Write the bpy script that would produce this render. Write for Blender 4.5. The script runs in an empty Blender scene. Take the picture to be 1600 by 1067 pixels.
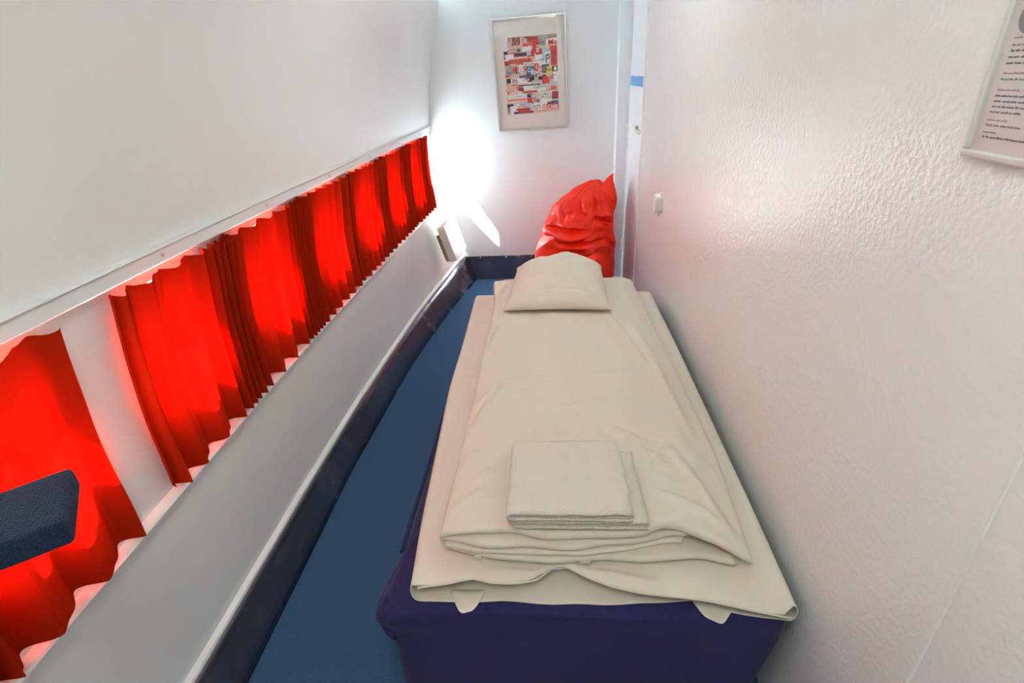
import bpy, bmesh, math, random
from mathutils import Vector, Matrix, noise
random.seed(7)
PI = math.pi
S = bpy.context.scene
COL = S.collection

# ------------------------------------------------------------------ camera, sky, sun, lamp, exposure
cam = bpy.data.objects.new('camera', bpy.data.cameras.new('camera'))
COL.objects.link(cam)
cam.data.sensor_fit = 'HORIZONTAL'
cam.data.sensor_width = 36.0
cam.data.lens = 36.0 * 806.15 / 1600.0
cam.data.clip_start = 0.02
right = (0.99637, 0.06591, -0.05385)
down = (-0.01757, -0.45975, -0.88788)
fwd = (-0.08328, 0.8856, -0.45692)
cam.matrix_world = Matrix(((right[0], -down[0], -fwd[0], 0.0),
                           (right[1], -down[1], -fwd[1], 0.0),
                           (right[2], -down[2], -fwd[2], 1.55),
                           (0, 0, 0, 1)))
S.camera = cam

world = bpy.data.worlds.new('sky')
S.world = world
world.use_nodes = True
bg = world.node_tree.nodes['Background']
bg.inputs['Color'].default_value = (0.66, 0.92, 1.0, 1)
bg.inputs['Strength'].default_value = 68.0

sun = bpy.data.objects.new('sun', bpy.data.lights.new('sun', 'SUN'))
COL.objects.link(sun)
sun.data.energy = 310.0
sun.data.angle = math.radians(1.0)
sun.data.color = (1.0, 0.97, 0.92)
sun.location = (-4, 0, 5)
sun.rotation_euler = Vector((1.0, 0.46, -1.15)).to_track_quat('-Z', 'Y').to_euler()

LAMP_POWER = 25.0          # emission of the ceiling lamp diffusers (built below with the ceiling lamps)
LAMP_COLOR = (0.93, 0.96, 0.86)

vs = S.view_settings
vs.view_transform = 'Standard'
vs.look = 'None'
vs.exposure = 0.0
vs.gamma = 1.0
vs.use_curve_mapping = False
S.cycles.use_denoising = True
S.cycles.max_bounces = 10
S.cycles.diffuse_bounces = 6
S.cycles.transparent_max_bounces = 16
S.cycles.sample_clamp_indirect = 80.0
S.cycles.caustics_reflective = False
S.cycles.blur_glossy = 0.5

# ------------------------------------------------------------------ helpers
def lerp(a, b, t): return a + (b - a) * t
def clamp(x, a=0.0, b=1.0): return a if x < a else b if x > b else x
def sstep(a, b, x):
    t = clamp((x - a) / (b - a)); return t * t * (3 - 2 * t)
def table(pts):
    def f(x):
        if x <= pts[0][0]: return pts[0][1]
        for (x0, y0), (x1, y1) in zip(pts, pts[1:]):
            if x <= x1:
                return lerp(y0, y1, (x - x0) / (x1 - x0))
        return pts[-1][1]
    return f
def smooth_table(pts, w):
    f = table(pts)
    def g(x): return sum(f(x + w * k / 3.0) * c for k, c in ((-3, 1), (-2, 2), (-1, 3), (0, 4), (1, 3), (2, 2), (3, 1))) / 16.0
    return g
def fbm(x, y, z=0.0, o=3):
    a, s, r = 1.0, 1.0, 0.0
    for _ in range(o):
        r += a * noise.noise(Vector((x * s, y * s, z * s))); a *= 0.5; s *= 2.03
    return r

def link(name, mesh, mats, parent=None, smooth=True):
    o = bpy.data.objects.new(name, mesh)
    COL.objects.link(o)
    if not isinstance(mats, (list, tuple)): mats = [mats]
    for m in mats: mesh.materials.append(m)
    if smooth:
        for p in mesh.polygons: p.use_smooth = True
    if parent is not None: o.parent = parent
    return o
def from_bm(name, bm, mats, parent=None, smooth=False):
    bmesh.ops.recalc_face_normals(bm, faces=bm.faces[:])
    me = bpy.data.meshes.new(name); bm.to_mesh(me); bm.free()
    return link(name, me, mats, parent, smooth)
def from_py(name, verts, faces, mats, parent=None, smooth=True, recalc=True):
    bm = bmesh.new()
    vv = [bm.verts.new(v) for v in verts]
    for f in faces:
        try: bm.faces.new([vv[i] for i in f])
        except ValueError: pass
    if recalc: bmesh.ops.recalc_face_normals(bm, faces=bm.faces[:])
    me = bpy.data.meshes.new(name); bm.to_mesh(me); bm.free()
    return link(name, me, mats, parent, smooth)
def mod_bevel(o, w, seg=2, ang=40):
    m = o.modifiers.new('bevel', 'BEVEL'); m.width = w; m.segments = seg
    m.limit_method = 'ANGLE'; m.angle_limit = math.radians(ang)
    return o
def mod_solid(o, t, off=0.0):
    m = o.modifiers.new('thickness', 'SOLIDIFY'); m.thickness = t; m.offset = off
    return o
def add_box(bm, x0, x1, y0, y1, z0, z1, M=None, mi=0):
    vs_ = [bm.verts.new((x, y, z)) for x in (x0, x1) for y in (y0, y1) for z in (z0, z1)]
    if M is not None:
        for v in vs_: v.co = M @ v.co
    for f in ((0, 1, 3, 2), (4, 6, 7, 5), (0, 4, 5, 1), (2, 3, 7, 6), (0, 2, 6, 4), (1, 5, 7, 3)):
        bm.faces.new([vs_[i] for i in f]).material_index = mi
def box(name, x0, x1, y0, y1, z0, z1, m, parent=None, bev=0.0, M=None):
    bm = bmesh.new(); add_box(bm, x0, x1, y0, y1, z0, z1, M)
    o = from_bm(name, bm, m, parent)
    if bev: mod_bevel(o, bev)
    return o
def cyl(name, p, axis, r, h, m, parent=None, seg=20, dome=False):
    bm = bmesh.new()
    q = Vector(axis).normalized().to_track_quat('Z', 'Y').to_matrix()
    prof = [(r, 0), (r, h * .6), (r * .8, h * .9), (r * .4, h)] if dome else [(r, 0), (r, h)]
    rings = [[bm.verts.new(Vector(p) + q @ Vector((rr * math.cos(2 * PI * k / seg), rr * math.sin(2 * PI * k / seg), hh))) for k in range(seg)] for rr, hh in prof]
    for a, b in zip(rings, rings[1:]):
        for k in range(seg): bm.faces.new((a[k], a[(k + 1) % seg], b[(k + 1) % seg], b[k]))
    bm.faces.new(rings[0][::-1]); bm.faces.new(rings[-1])
    return from_bm(name, bm, m, parent)
def grid_mesh(name, nu, nv, fn, mats, parent=None, closed_u=False):
    verts = [fn(i / (nu - 1 if not closed_u else nu), j / (nv - 1)) for j in range(nv) for i in range(nu)]
    faces = []
    for j in range(nv - 1):
        for i in range(nu if closed_u else nu - 1):
            i2 = (i + 1) % nu
            faces.append((j * nu + i, j * nu + i2, (j + 1) * nu + i2, (j + 1) * nu + i))
    return from_py(name, verts, faces, mats, parent)
def empty(name, loc=(0, 0, 0)):
    o = bpy.data.objects.new(name, None); COL.objects.link(o); o.location = loc
    o.empty_display_size = 0.05
    return o
def adopt(parent):
    """children were built in world coordinates: keep them there under a moved root"""
    inv = Matrix.Translation(parent.location).inverted()
    for c in list(COL.objects):
        if c.parent is parent: c.matrix_parent_inverse = inv
def tag(o, label, cat, group=None):
    o['label'] = label; o['category'] = cat
    if group: o['group'] = group
    return o
def struct(o, label=None):
    o['kind'] = 'structure'
    if label: o['label'] = label
    return o

# ------------------------------------------------------------------ materials
def mat(name, col, rough=0.5, bump=None, spec=0.5, metal=0.0, var=None, sheen=0.0, coat=0.0):
    m = bpy.data.materials.new(name); m.use_nodes = True
    nt = m.node_tree; b = nt.nodes['Principled BSDF']
    b.inputs['Base Color'].default_value = (*col, 1)
    b.inputs['Roughness'].default_value = rough
    b.inputs['Metallic'].default_value = metal
    b.inputs['Specular IOR Level'].default_value = spec
    if sheen: b.inputs['Sheen Weight'].default_value = sheen
    if coat:
        b.inputs['Coat Weight'].default_value = coat; b.inputs['Coat Roughness'].default_value = 0.15
    tc = nt.nodes.new('ShaderNodeTexCoord')
    if var:   # (scale, amount): slight colour mottling
        n = nt.nodes.new('ShaderNodeTexNoise'); n.inputs['Scale'].default_value = var[0]; n.inputs['Detail'].default_value = 5
        mx = nt.nodes.new('ShaderNodeMixRGB')
        k = var[1]
        mx.inputs[1].default_value = (*[c * (1 - k) for c in col], 1)
        mx.inputs[2].default_value = (*[min(1, c * (1 + k)) for c in col], 1)
        nt.links.new(tc.outputs['Object'], n.inputs['Vector'])
        nt.links.new(n.outputs['Fac'], mx.inputs[0]); nt.links.new(mx.outputs[0], b.inputs['Base Color'])
    last = None
    for (kind, sc, st, dist) in (bump or []):
        if kind == 'voronoi':
            n = nt.nodes.new('ShaderNodeTexVoronoi'); n.inputs['Scale'].default_value = sc; out = n.outputs['Distance']
        else:
            n = nt.nodes.new('ShaderNodeTexNoise'); n.inputs['Scale'].default_value = sc
            n.inputs['Detail'].default_value = 3; out = n.outputs['Fac']
        nt.links.new(tc.outputs['Object'], n.inputs['Vector'])
        bp = nt.nodes.new('ShaderNodeBump'); bp.inputs['Strength'].default_value = st; bp.inputs['Distance'].default_value = dist
        nt.links.new(out, bp.inputs['Height'])
        if last: nt.links.new(last.outputs['Normal'], bp.inputs['Normal'])
        last = bp
    if last: nt.links.new(last.outputs['Normal'], b.inputs['Normal'])
    return m

M_WALLR = mat('painted_wall', (0.79, 0.80, 0.79), 0.21, [('noise', 85, 0.34, 0.006), ('noise', 300, 0.10, 0.002)], 0.5)
M_WALLL = mat('painted_sidewall', (0.78, 0.785, 0.78), 0.30, [('noise', 170, 0.18, 0.003), ('noise', 4, 0.10, 0.02)], 0.5)
M_WALLB = mat('painted_bulkhead', (0.79, 0.855, 0.86), 0.42, [('noise', 120, 0.08, 0.002)], 0.4)
M_PANEL = mat('painted_lower_panel', (0.87, 0.86, 0.82), 0.26, [('noise', 5, 0.12, 0.02), ('noise', 200, 0.05, 0.002)], 0.5)
M_CEIL = mat('ceiling_paint', (0.82, 0.82, 0.81), 0.5)
M_TRIM = mat('white_trim', (0.80, 0.79, 0.78), 0.3)
M_RAIL = mat('rail_paint', (0.70, 0.70, 0.70), 0.32, [('noise', 40, 0.05, 0.002)])
M_DOOR = mat('door_paint', (0.82, 0.90, 0.95), 0.4)
M_DGREY = mat('dark_gap', (0.10, 0.10, 0.10), 0.8)
M_STEEL = mat('steel', (0.62, 0.62, 0.60), 0.35, metal=0.8)
M_CARPET = mat('blue_carpet', (0.045, 0.115, 0.235), 0.95, [('noise', 420, 0.9, 0.006), ('noise', 60, 0.3, 0.006)], 0.15, var=(160, 0.35), sheen=0.3)
M_CARPET.node_tree.nodes['Principled BSDF'].inputs['Sheen Tint'].default_value = (0.25, 0.55, 1.0, 1)
M_NAVY = mat('navy_bed_fabric', (0.022, 0.024, 0.098), 0.9, [('noise', 500, 0.5, 0.003)], 0.2, var=(90, 0.3), sheen=0.08)
M_NAVY2 = mat('navy_felt', (0.006, 0.020, 0.055), 0.95, [('noise', 350, 0.9, 0.006)], 0.15, var=(120, 0.5), sheen=0.1)
M_SHEET = mat('white_cotton', (0.66, 0.615, 0.525), 0.75, [('noise', 26, 0.12, 0.006), ('noise', 700, 0.12, 0.001)], 0.2)
M_DUVET = mat('white_duvet_cotton', (0.64, 0.595, 0.50), 0.75, [('noise', 30, 0.10, 0.006), ('noise', 700, 0.12, 0.001)], 0.2)
M_PILLOW = mat('pillow_cotton', (0.64, 0.60, 0.50), 0.75, [('noise', 28, 0.10, 0.006), ('noise', 700, 0.1, 0.001)], 0.2)
M_TOWEL = mat('terry_towel', (0.68, 0.64, 0.55), 0.95, [('noise', 330, 0.8, 0.005), ('noise', 40, 0.25, 0.006)], 0.1, sheen=0.2)
M_PAD = mat('mattress_pad', (0.74, 0.73, 0.74), 0.8, [('noise', 60, 0.2, 0.004)], 0.2)
M_BEAN = mat('orange_red_nylon', (0.92, 0.022, 0.003), 0.40, [('noise', 14, 0.2, 0.012), ('noise', 400, 0.1, 0.001)], 0.3)
M_HEAT = mat('heater_enamel', (0.80, 0.80, 0.77), 0.35)
M_BROWN = mat('gap_shadow_brown', (0.30, 0.22, 0.13), 0.6)  # brown puts the shadow of the gap behind the heater into the colour
M_SWITCH = mat('switch_plastic', (0.74, 0.70, 0.62), 0.35)
M_TAPE = mat('blue_tape', (0.12, 0.36, 0.80), 0.5)
M_FRAME = mat('silver_frame', (0.66, 0.66, 0.66), 0.28, metal=0.85)
M_FRAME2 = mat('pale_frame', (0.66, 0.67, 0.64), 0.3, metal=0.3)
M_MATB = mat('mat_board', (0.80, 0.78, 0.72), 0.8)
M_PAPER = mat('notice_paper', (0.70, 0.64, 0.64), 0.7)
M_INK = mat('grey_ink', (0.20, 0.19, 0.20), 0.7)
M_INK2 = mat('pale_ink', (0.30, 0.27, 0.28), 0.7)
M_INKR = mat('red_ink', (0.50, 0.27, 0.26), 0.7)
M_DISC = mat('grey_print', (0.25, 0.26, 0.27), 0.7)

# dark scuffed kick panel
M_KICK = mat('scuffed_navy_sheet', (0.022, 0.028, 0.048), 0.3, [('noise', 9, 0.08, 0.02)], 0.5)
nt = M_KICK.node_tree; b = nt.nodes['Principled BSDF']
tc = nt.nodes.new('ShaderNodeTexCoord')
n1 = nt.nodes.new('ShaderNodeTexNoise'); n1.inputs['Scale'].default_value = 5; n1.inputs['Detail'].default_value = 8
r1 = nt.nodes.new('ShaderNodeValToRGB')
b.inputs['Metallic'].default_value = 0.75
r1.color_ramp.elements[0].position = 0.52; r1.color_ramp.elements[0].color = (0.15, 0.155, 0.195, 1)
r1.color_ramp.elements[1].position = 0.85; r1.color_ramp.elements[1].color = (0.46, 0.46, 0.50, 1)
nt.links.new(tc.outputs['Object'], n1.inputs['Vector']); nt.links.new(n1.outputs['Fac'], r1.inputs[0])
nt.links.new(r1.outputs[0], b.inputs['Base Color'])
mr = nt.nodes.new('ShaderNodeMapRange'); mr.inputs['To Min'].default_value = 0.20; mr.inputs['To Max'].default_value = 0.32
nt.links.new(n1.outputs['Fac'], mr.inputs['Value']); nt.links.new(mr.outputs['Result'], b.inputs['Roughness'])

def glass_mat(name, rough=0.02, k=1.0):
    m = bpy.data.materials.new(name); m.use_nodes = True
    nt = m.node_tree; nt.nodes.remove(nt.nodes['Principled BSDF'])
    out = nt.nodes['Material Output']
    tr = nt.nodes.new('ShaderNodeBsdfTransparent'); gl = nt.nodes.new('ShaderNodeBsdfGlossy')
    gl.inputs['Roughness'].default_value = rough
    lw = nt.nodes.new('ShaderNodeLayerWeight'); lw.inputs['Blend'].default_value = 0.5
    pw = nt.nodes.new('ShaderNodeMath'); pw.operation = 'POWER'; pw.inputs[1].default_value = 4.0
    fr = nt.nodes.new('ShaderNodeMath'); fr.operation = 'MULTIPLY_ADD'; fr.inputs[1].default_value = 0.9; fr.inputs[2].default_value = 0.04
    nt.links.new(lw.outputs['Facing'], pw.inputs[0]); nt.links.new(pw.outputs[0], fr.inputs[0])
    mx = nt.nodes.new('ShaderNodeMixShader')
    nt.links.new(fr.outputs[0], mx.inputs[0]); nt.links.new(tr.outputs[0], mx.inputs[1]); nt.links.new(gl.outputs[0], mx.inputs[2])
    nt.links.new(mx.outputs[0], out.inputs['Surface'])
    return m
M_GLASS = glass_mat('clear_pane')

def curtain_mat():
    m = bpy.data.materials.new('red_curtain_cotton'); m.use_nodes = True
    nt = m.node_tree; nt.nodes.remove(nt.nodes['Principled BSDF'])
    out = nt.nodes['Material Output']
    df = nt.nodes.new('ShaderNodeBsdfDiffuse'); df.inputs['Color'].default_value = (0.62, 0.032, 0.006, 1)
    tl = nt.nodes.new('ShaderNodeBsdfTranslucent'); tl.inputs['Color'].default_value = (0.12, 0.0002, 0.0001, 1)
    n = nt.nodes.new('ShaderNodeTexNoise'); n.inputs['Scale'].default_value = 900
    tcx = nt.nodes.new('ShaderNodeTexCoord'); nt.links.new(tcx.outputs['Object'], n.inputs['Vector'])
    bp = nt.nodes.new('ShaderNodeBump'); bp.inputs['Strength'].default_value = 0.25; bp.inputs['Distance'].default_value = 0.002
    nt.links.new(n.outputs['Fac'], bp.inputs['Height']); nt.links.new(bp.outputs[0], df.inputs['Normal'])
    mx = nt.nodes.new('ShaderNodeMixShader'); mx.inputs[0].default_value = 0.42
    nt.links.new(df.outputs[0], mx.inputs[1]); nt.links.new(tl.outputs[0], mx.inputs[2])
    nt.links.new(mx.outputs[0], out.inputs['Surface'])
    return m
M_CURT = curtain_mat()

def emit_mat(name, col, s):
    m = bpy.data.materials.new(name); m.use_nodes = True
    b = m.node_tree.nodes['Principled BSDF']
    b.inputs['Base Color'].default_value = (0.8, 0.8, 0.8, 1)
    b.inputs['Emission Color'].default_value = (*col, 1); b.inputs['Emission Strength'].default_value = s
    return m
M_LAMP = emit_mat('lamp_diffuser', LAMP_COLOR, LAMP_POWER)

# ------------------------------------------------------------------ the cabin shell
YB, XW, Y0R, ZC = 4.20, 0.55, -1.10, 2.34
kx0 = smooth_table([(0.3, -0.929), (0.83, -0.929), (1.77, -0.935), (2.2, -0.912), (2.66, -0.892), (3.06, -0.850), (3.55, -0.788), (4.25, -0.660)], 0.15)
kx1 = smooth_table([(0.3, -0.984), (1.46, -0.988), (1.99, -0.980), (2.57, -0.954), (3.1, -0.925), (3.69, -0.868), (4.0, -0.800), (4.25, -0.728)], 0.15)
def KTf(y): return lerp(0.17, 0.222, sstep(3.70, 4.12, y))
sx = smooth_table([(0.3, -0.950), (0.8, -0.963), (1.5, -0.978), (2.0, -0.976), (2.8, -0.962), (3.5, -0.945), (4.2, -0.910)], 0.25)
rx = smooth_table([(0.3, -0.905), (0.8, -0.912), (1.1, -0.925), (1.6, -0.933), (2.5, -0.937), (4.2, -0.928)], 0.25)
ZN = (0.0, 0.225, 0.68, 0.95, 1.22, 1.66, 2.04)
def wall_x(y, z):
    s, r = sx(y), rx(y)
    xs = (kx0(y), kx1(y), s, 0.5 * (s + r) - 0.014, r, r + 0.067, r + 0.170)
    z = clamp(z, ZN[0], ZN[-1])
    ZN_ = (0.0, KTf(y)) + ZN[2:]
    for i in range(6):
        if z <= ZN_[i + 1]:
            t = (z - ZN_[i]) / (ZN_[i + 1] - ZN_[i])
            if i < 2: return lerp(xs[i], xs[i + 1], t)
            def tan(k):
                if k == 2: return (xs[3] - xs[2]) / (ZN[3] - ZN[2])
                if k == 6: return (xs[6] - xs[5]) / (ZN[6] - ZN[5])
                return (xs[k + 1] - xs[k - 1]) / (ZN[k + 1] - ZN[k - 1])
            h = ZN[i + 1] - ZN[i]; m0, m1 = tan(i) * h, tan(i + 1) * h
            t2, t3 = t * t, t * t * t
            return (2 * t3 - 3 * t2 + 1) * xs[i] + (t3 - 2 * t2 + t) * m0 + (-2 * t3 + 3 * t2) * xs[i + 1] + (t3 - t2) * m1
    return xs[-1]

# windows: rounded openings at an even pitch along the curved side
WY = [0.61 + 0.490 * k for k in range(8)]
WZ0, WZ1, WHW, WR = 0.83, 1.175, 0.145, 0.105
CELL_Y, CELL_Z0, CELL_Z1 = 0.160, 0.76, 1.205
NRING = 56
def ring(yc):
    zc, hz = 0.5 * (WZ0 + WZ1), 0.5 * (WZ1 - WZ0)
    inner, outer = [], []
    cz, chz = 0.5 * (CELL_Z0 + CELL_Z1), 0.5 * (CELL_Z1 - CELL_Z0)
    cells = []
    n4 = NRING // 4
    for k in range(NRING):   # walk the cell rectangle
        side, t = divmod(k, n4); t /= n4
        oy, oz = ((lerp(-1, 1, t), -1), (1, lerp(-1, 1, t)), (lerp(1, -1, t), 1), (-1, lerp(1, -1, t)))[side]
        outer.append((yc + CELL_Y * oy, cz + chz * oz))
        # project the same direction on the rounded rectangle
        dy, dz = oy * WHW, oz * hz
        ay, az = WHW - WR, hz - WR
        qy, qz = clamp(dy, -ay, ay), clamp(dz, -az, az)
        ry_, rz_ = dy - qy, dz - qz
        l = math.hypot(ry_, rz_)
        if l > WR: ry_, rz_ = ry_ * WR / l, rz_ * WR / l
        inner.append((yc + qy + ry_, zc + qz + rz_))
    return inner, outer

def build_left_wall():
    verts, faces, idx = [], [], {}
    def V(y, z):
        key = (round(y, 5), round(z, 5))
        if key not in idx:
            idx[key] = len(verts); verts.append((wall_x(y, z), y, z))
        return idx[key]
    def patch(ya, yb, za, zb, ny, nz):
        for i in range(ny):
            for j in range(nz):
                y0, y1 = lerp(ya, yb, i / ny), lerp(ya, yb, (i + 1) / ny)
                z0, z1 = lerp(za, zb, j / nz), lerp(za, zb, (j + 1) / nz)
                faces.append((V(y0, z0), V(y1, z0), V(y1, z1), V(y0, z1)))
    patch(Y0R, YB, 0.645, 0.68, 60, 1)
    patch(Y0R, YB, 0.68, CELL_Z0, 60, 2)
    patch(Y0R, YB, CELL_Z1, 2.04, 60, 14)
    prev = Y0R
    for yc in WY:
        e0, e1 = yc - CELL_Y, min(yc + CELL_Y, YB)
        patch(prev, e0, CELL_Z0, CELL_Z1, 4 if prev > 0 else 16, 8)
        inner, outer = ring(yc)
        a = []; 
        for t in (0.0, 0.5, 1.0):
            a.append([V(lerp(o[0], i_[0], t), lerp(o[1], i_[1], t)) for o, i_ in zip(outer, inner)])
        for r0, r1 in zip(a, a[1:]):
            for k in range(NRING):
                k2 = (k + 1) % NRING
                faces.append((r0[k], r0[k2], r1[k2], r1[k]))
        prev = e1
    if prev < YB - 1e-4: patch(prev, YB, CELL_Z0, CELL_Z1, 1, 8)
    return from_py('wall_left', verts, faces, M_WALLL)
struct(build_left_wall(), 'curved white cabin side wall above and below the red curtains')

for k, yc in enumerate(WY):
    inner, _ = ring(yc)
    D = 0.10
    vv, ff = [], []
    for d, grow in ((0.0, 0.0), (0.03, 0.25), (D, 1.0)):
        for (y, z) in inner:
            yy, zz = yc + (y - yc) * (1 - 0.28 * grow), 1.01 + (z - 1.01) * (1 - 0.38 * grow)
            vv.append((wall_x(y, z) - d, yy, zz))
    n = NRING
    for r in range(2):
        for i in range(n): ff.append((r * n + i, r * n + (i + 1) % n, (r + 1) * n + (i + 1) % n, (r + 1) * n + i))
    w = from_py('window_%d' % (k + 1), vv, ff, M_TRIM)
    struct(w)
    pv = [(wall_x(yc, 1.01) - D + 0.006, yc + (y - yc) * 0.74, 1.01 + (z - 1.01) * 0.645) for (y, z) in inner]
    pane = from_py('pane', pv, [tuple(range(n))], M_GLASS, w, smooth=False)
    pane['label'] = 'clear rounded cabin window pane'
    # light portal: guides sky sampling through the opening, gives off nothing itself
    la = bpy.data.lights.new('window_portal', 'AREA'); la.shape = 'RECTANGLE'; la.size = 0.26; la.size_y = 0.24
    la.cycles.is_portal = True
    lo = bpy.data.objects.new('window_portal', la); COL.objects.link(lo)
    lo.location = (wall_x(yc, 1.01) - D - 0.012, yc, 1.01)
    lo.rotation_euler = Vector((1, 0, 0)).to_track_quat('-Z', 'Y').to_euler()

# ceiling: the curve of the cabin carried on overhead
def ceil_pt(u, v):
    y = lerp(Y0R, YB, v)
    xl = wall_x(y, 2.04)
    if u < 0.6:
        a = (u / 0.6) * PI * 0.40
        rr_x, rr_z = 0.42, 0.315
        ca = 0.30
        x = xl + rr_x * (1 - math.cos(a)) + 0.14 * (u / 0.6) - 0.035 * (1 - sstep(0, 0.12, u)); z = 2.04 + rr_z * math.sin(a) - 0.03 * (1 - sstep(0, 0.12, u))
    else:
        a = PI * 0.40
        xa = xl + 0.42 * (1 - math.cos(a)) + 0.14; za = 2.04 + 0.315 * math.sin(a)
        t = (u - 0.6) / 0.4
        x = lerp(xa, XW + 0.03, t); z = lerp(za, ZC, sstep(0, 1, t))
    return (x, y, z)
struct(grid_mesh('ceiling', 24, 12, ceil_pt, M_CEIL), 'white cabin ceiling')

# floor
struct(grid_mesh('floor', 6, 40, lambda u, v: (lerp(kx0(lerp(Y0R, YB, v)) - 0.06, XW + 0.03, u), lerp(Y0R, YB, v), 0.0), M_CARPET), 'blue carpet floor')
# back wall (bulkhead) follows the cabin profile on its left
def back_wall():
    vv, ff = [], []
    nz = 40
    for j in range(nz + 1):
        z = 2.36 * j / nz
        xl = wall_x(YB, min(z, 2.04)) if z <= 2.04 else wall_x(YB, 2.04) + (z - 2.04) * 0.9
        for i in range(7): vv.append((lerp(min(xl, -0.5) - 0.12, XW + 0.02, i / 6), YB, z))
    for j in range(nz):
        for i in range(6): ff.append((j * 7 + i, j * 7 + i + 1, (j + 1) * 7 + i + 1, (j + 1) * 7 + i))
    return from_py('wall_back', vv, ff, M_WALLB)
struct(back_wall(), 'white bulkhead wall at the far end of the cabin')
struct(box('wall_rear', -1.1, XW + 0.05, Y0R - 0.05, Y0R, 0, ZC + 0.02, M_CEIL))
# right wall: long partition from its near edge to the door
struct(box('wall_right', XW, XW + 0.05, 0.52, 3.415, 0.0, ZC + 0.04, M_WALLR, bev=0.003), 'long white orange-peel painted partition wall on the right')
struct(box('trim_1', XW + 0.004, XW + 0.05, Y0R, 0.52, 0.0, ZC + 0.04, M_WALLR), 'set back white panel at the near end of the right wall')
struct(box('baseboard_right', XW - 0.008, XW, 2.72, 3.40, 0.0, 0.06, M_TRIM, bev=0.002))

# kick panels (baseboards) and their screws
KT = 0.222
struct(grid_mesh('baseboard_left', 5, 60, lambda u, v: ((lambda y: (lerp(kx0(y), kx1(y), u) + 0.006, y, lerp(0.0, KTf(y), u)))(lerp(Y0R, YB - 0.004, v))), M_KICK), 'dark scuffed kick panel along the left of the floor')
mod_solid(bpy.data.objects['baseboard_left'], 0.005, 0)
bb = struct(box('baseboard_back', -0.735, 0.465, YB - 0.012, YB, 0.0, 0.205, M_KICK, bev=0.002), 'dark scuffed kick panel under the far wall')
for x in (-0.62, -0.40, -0.185):
    s = cyl('screw', (x, YB - 0.012, 0.196), (0, -1, 0), 0.006, 0.004, M_STEEL, bb, 14, True)
for y, z in ((2.35, 0.08), (2.62, 0.13), (2.95, 0.13), (3.3, 0.13), (1.95, 0.02), (3.75, 0.13)):
    x = lerp(kx0(y), kx1(y), z / KTf(y)) + 0.008
    cyl('screw', (x, y, z), (1, 0, 0.1), 0.006, 0.006, M_DGREY, bpy.data.objects['baseboard_left'], 12, True)

def along(name, profile, ya, yb, xfun, zf, m, n=70, parent=None):
    """sweep a closed (dx, dz) profile along the curved side wall"""
    k = len(profile); vv, ff = [], []
    for i in range(n + 1):
        y = lerp(ya, yb, i / n)
        for dx, dz in profile: vv.append((xfun(y) + dx, y, (zf(y) if callable(zf) else zf) + dz))
    for i in range(n):
        for j in range(k):
            j2 = (j + 1) % k
            ff.append((i * k + j, i * k + j2, (i + 1) * k + j2, (i + 1) * k + j))
    ff.append(tuple(range(k))); ff.append(tuple(n * k + j for j in range(k))[::-1])
    return from_py(name, vv, ff, m, parent, smooth=False)
# upper curtain rail, a flat painted strip with a lip
rail = along('trim_2', [(-0.004, -0.018), (0.013, -0.018), (0.016, -0.015), (0.014, 0.012), (0.020, 0.016), (0.018, 0.020), (-0.004, 0.022)], Y0R, YB - 0.002, lambda y: wall_x(y, 1.225), 1.225, M_RAIL)
struct(rail, 'grey white strip above the red curtains')
for y in (0.55, 1.105, 1.62, 2.16, 2.7, 3.25, 3.8):
    cyl('screw', (wall_x(y, 1.225) + 0.0145, y, 1.224), (1, 0, 0), 0.006, 0.003, M_STEEL, rail, 14, True)
# lower sill with a rounded nose
sill = along('trim_3', [(-0.004, -0.020), (0.010, -0.020), (0.022, -0.010), (0.024, -0.002), (0.020, 0.004), (-0.004, 0.012)], Y0R, YB - 0.002, lambda y: wall_x(y, 0.665), 0.665, M_TRIM)
struct(sill, 'white ledge under the red curtains')
# smooth lower panel face
def lower_panel(u, v):
    y = lerp(Y0R, YB - 0.001, v); z = lerp(KTf(y) + 0.004, 0.656, u)
    return (wall_x(y, z) + 0.003 - 0.005 * math.sin(PI * u), y, z)
struct(grid_mesh('trim_4', 8, 70, lower_panel, M_PANEL), 'glossy white lower side panel between curtains and kick panel')
bead = along('trim_5', [(-0.002, -0.012), (0.012, -0.012), (0.019, -0.007), (0.021, 0.0), (0.018, 0.007), (0.006, 0.013), (-0.002, 0.014)], Y0R, YB - 0.002, lambda y: kx1(y), lambda y: KTf(y) + 0.006, M_TRIM)
struct(bead, 'white bead along the top of the left kick panel')

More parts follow.
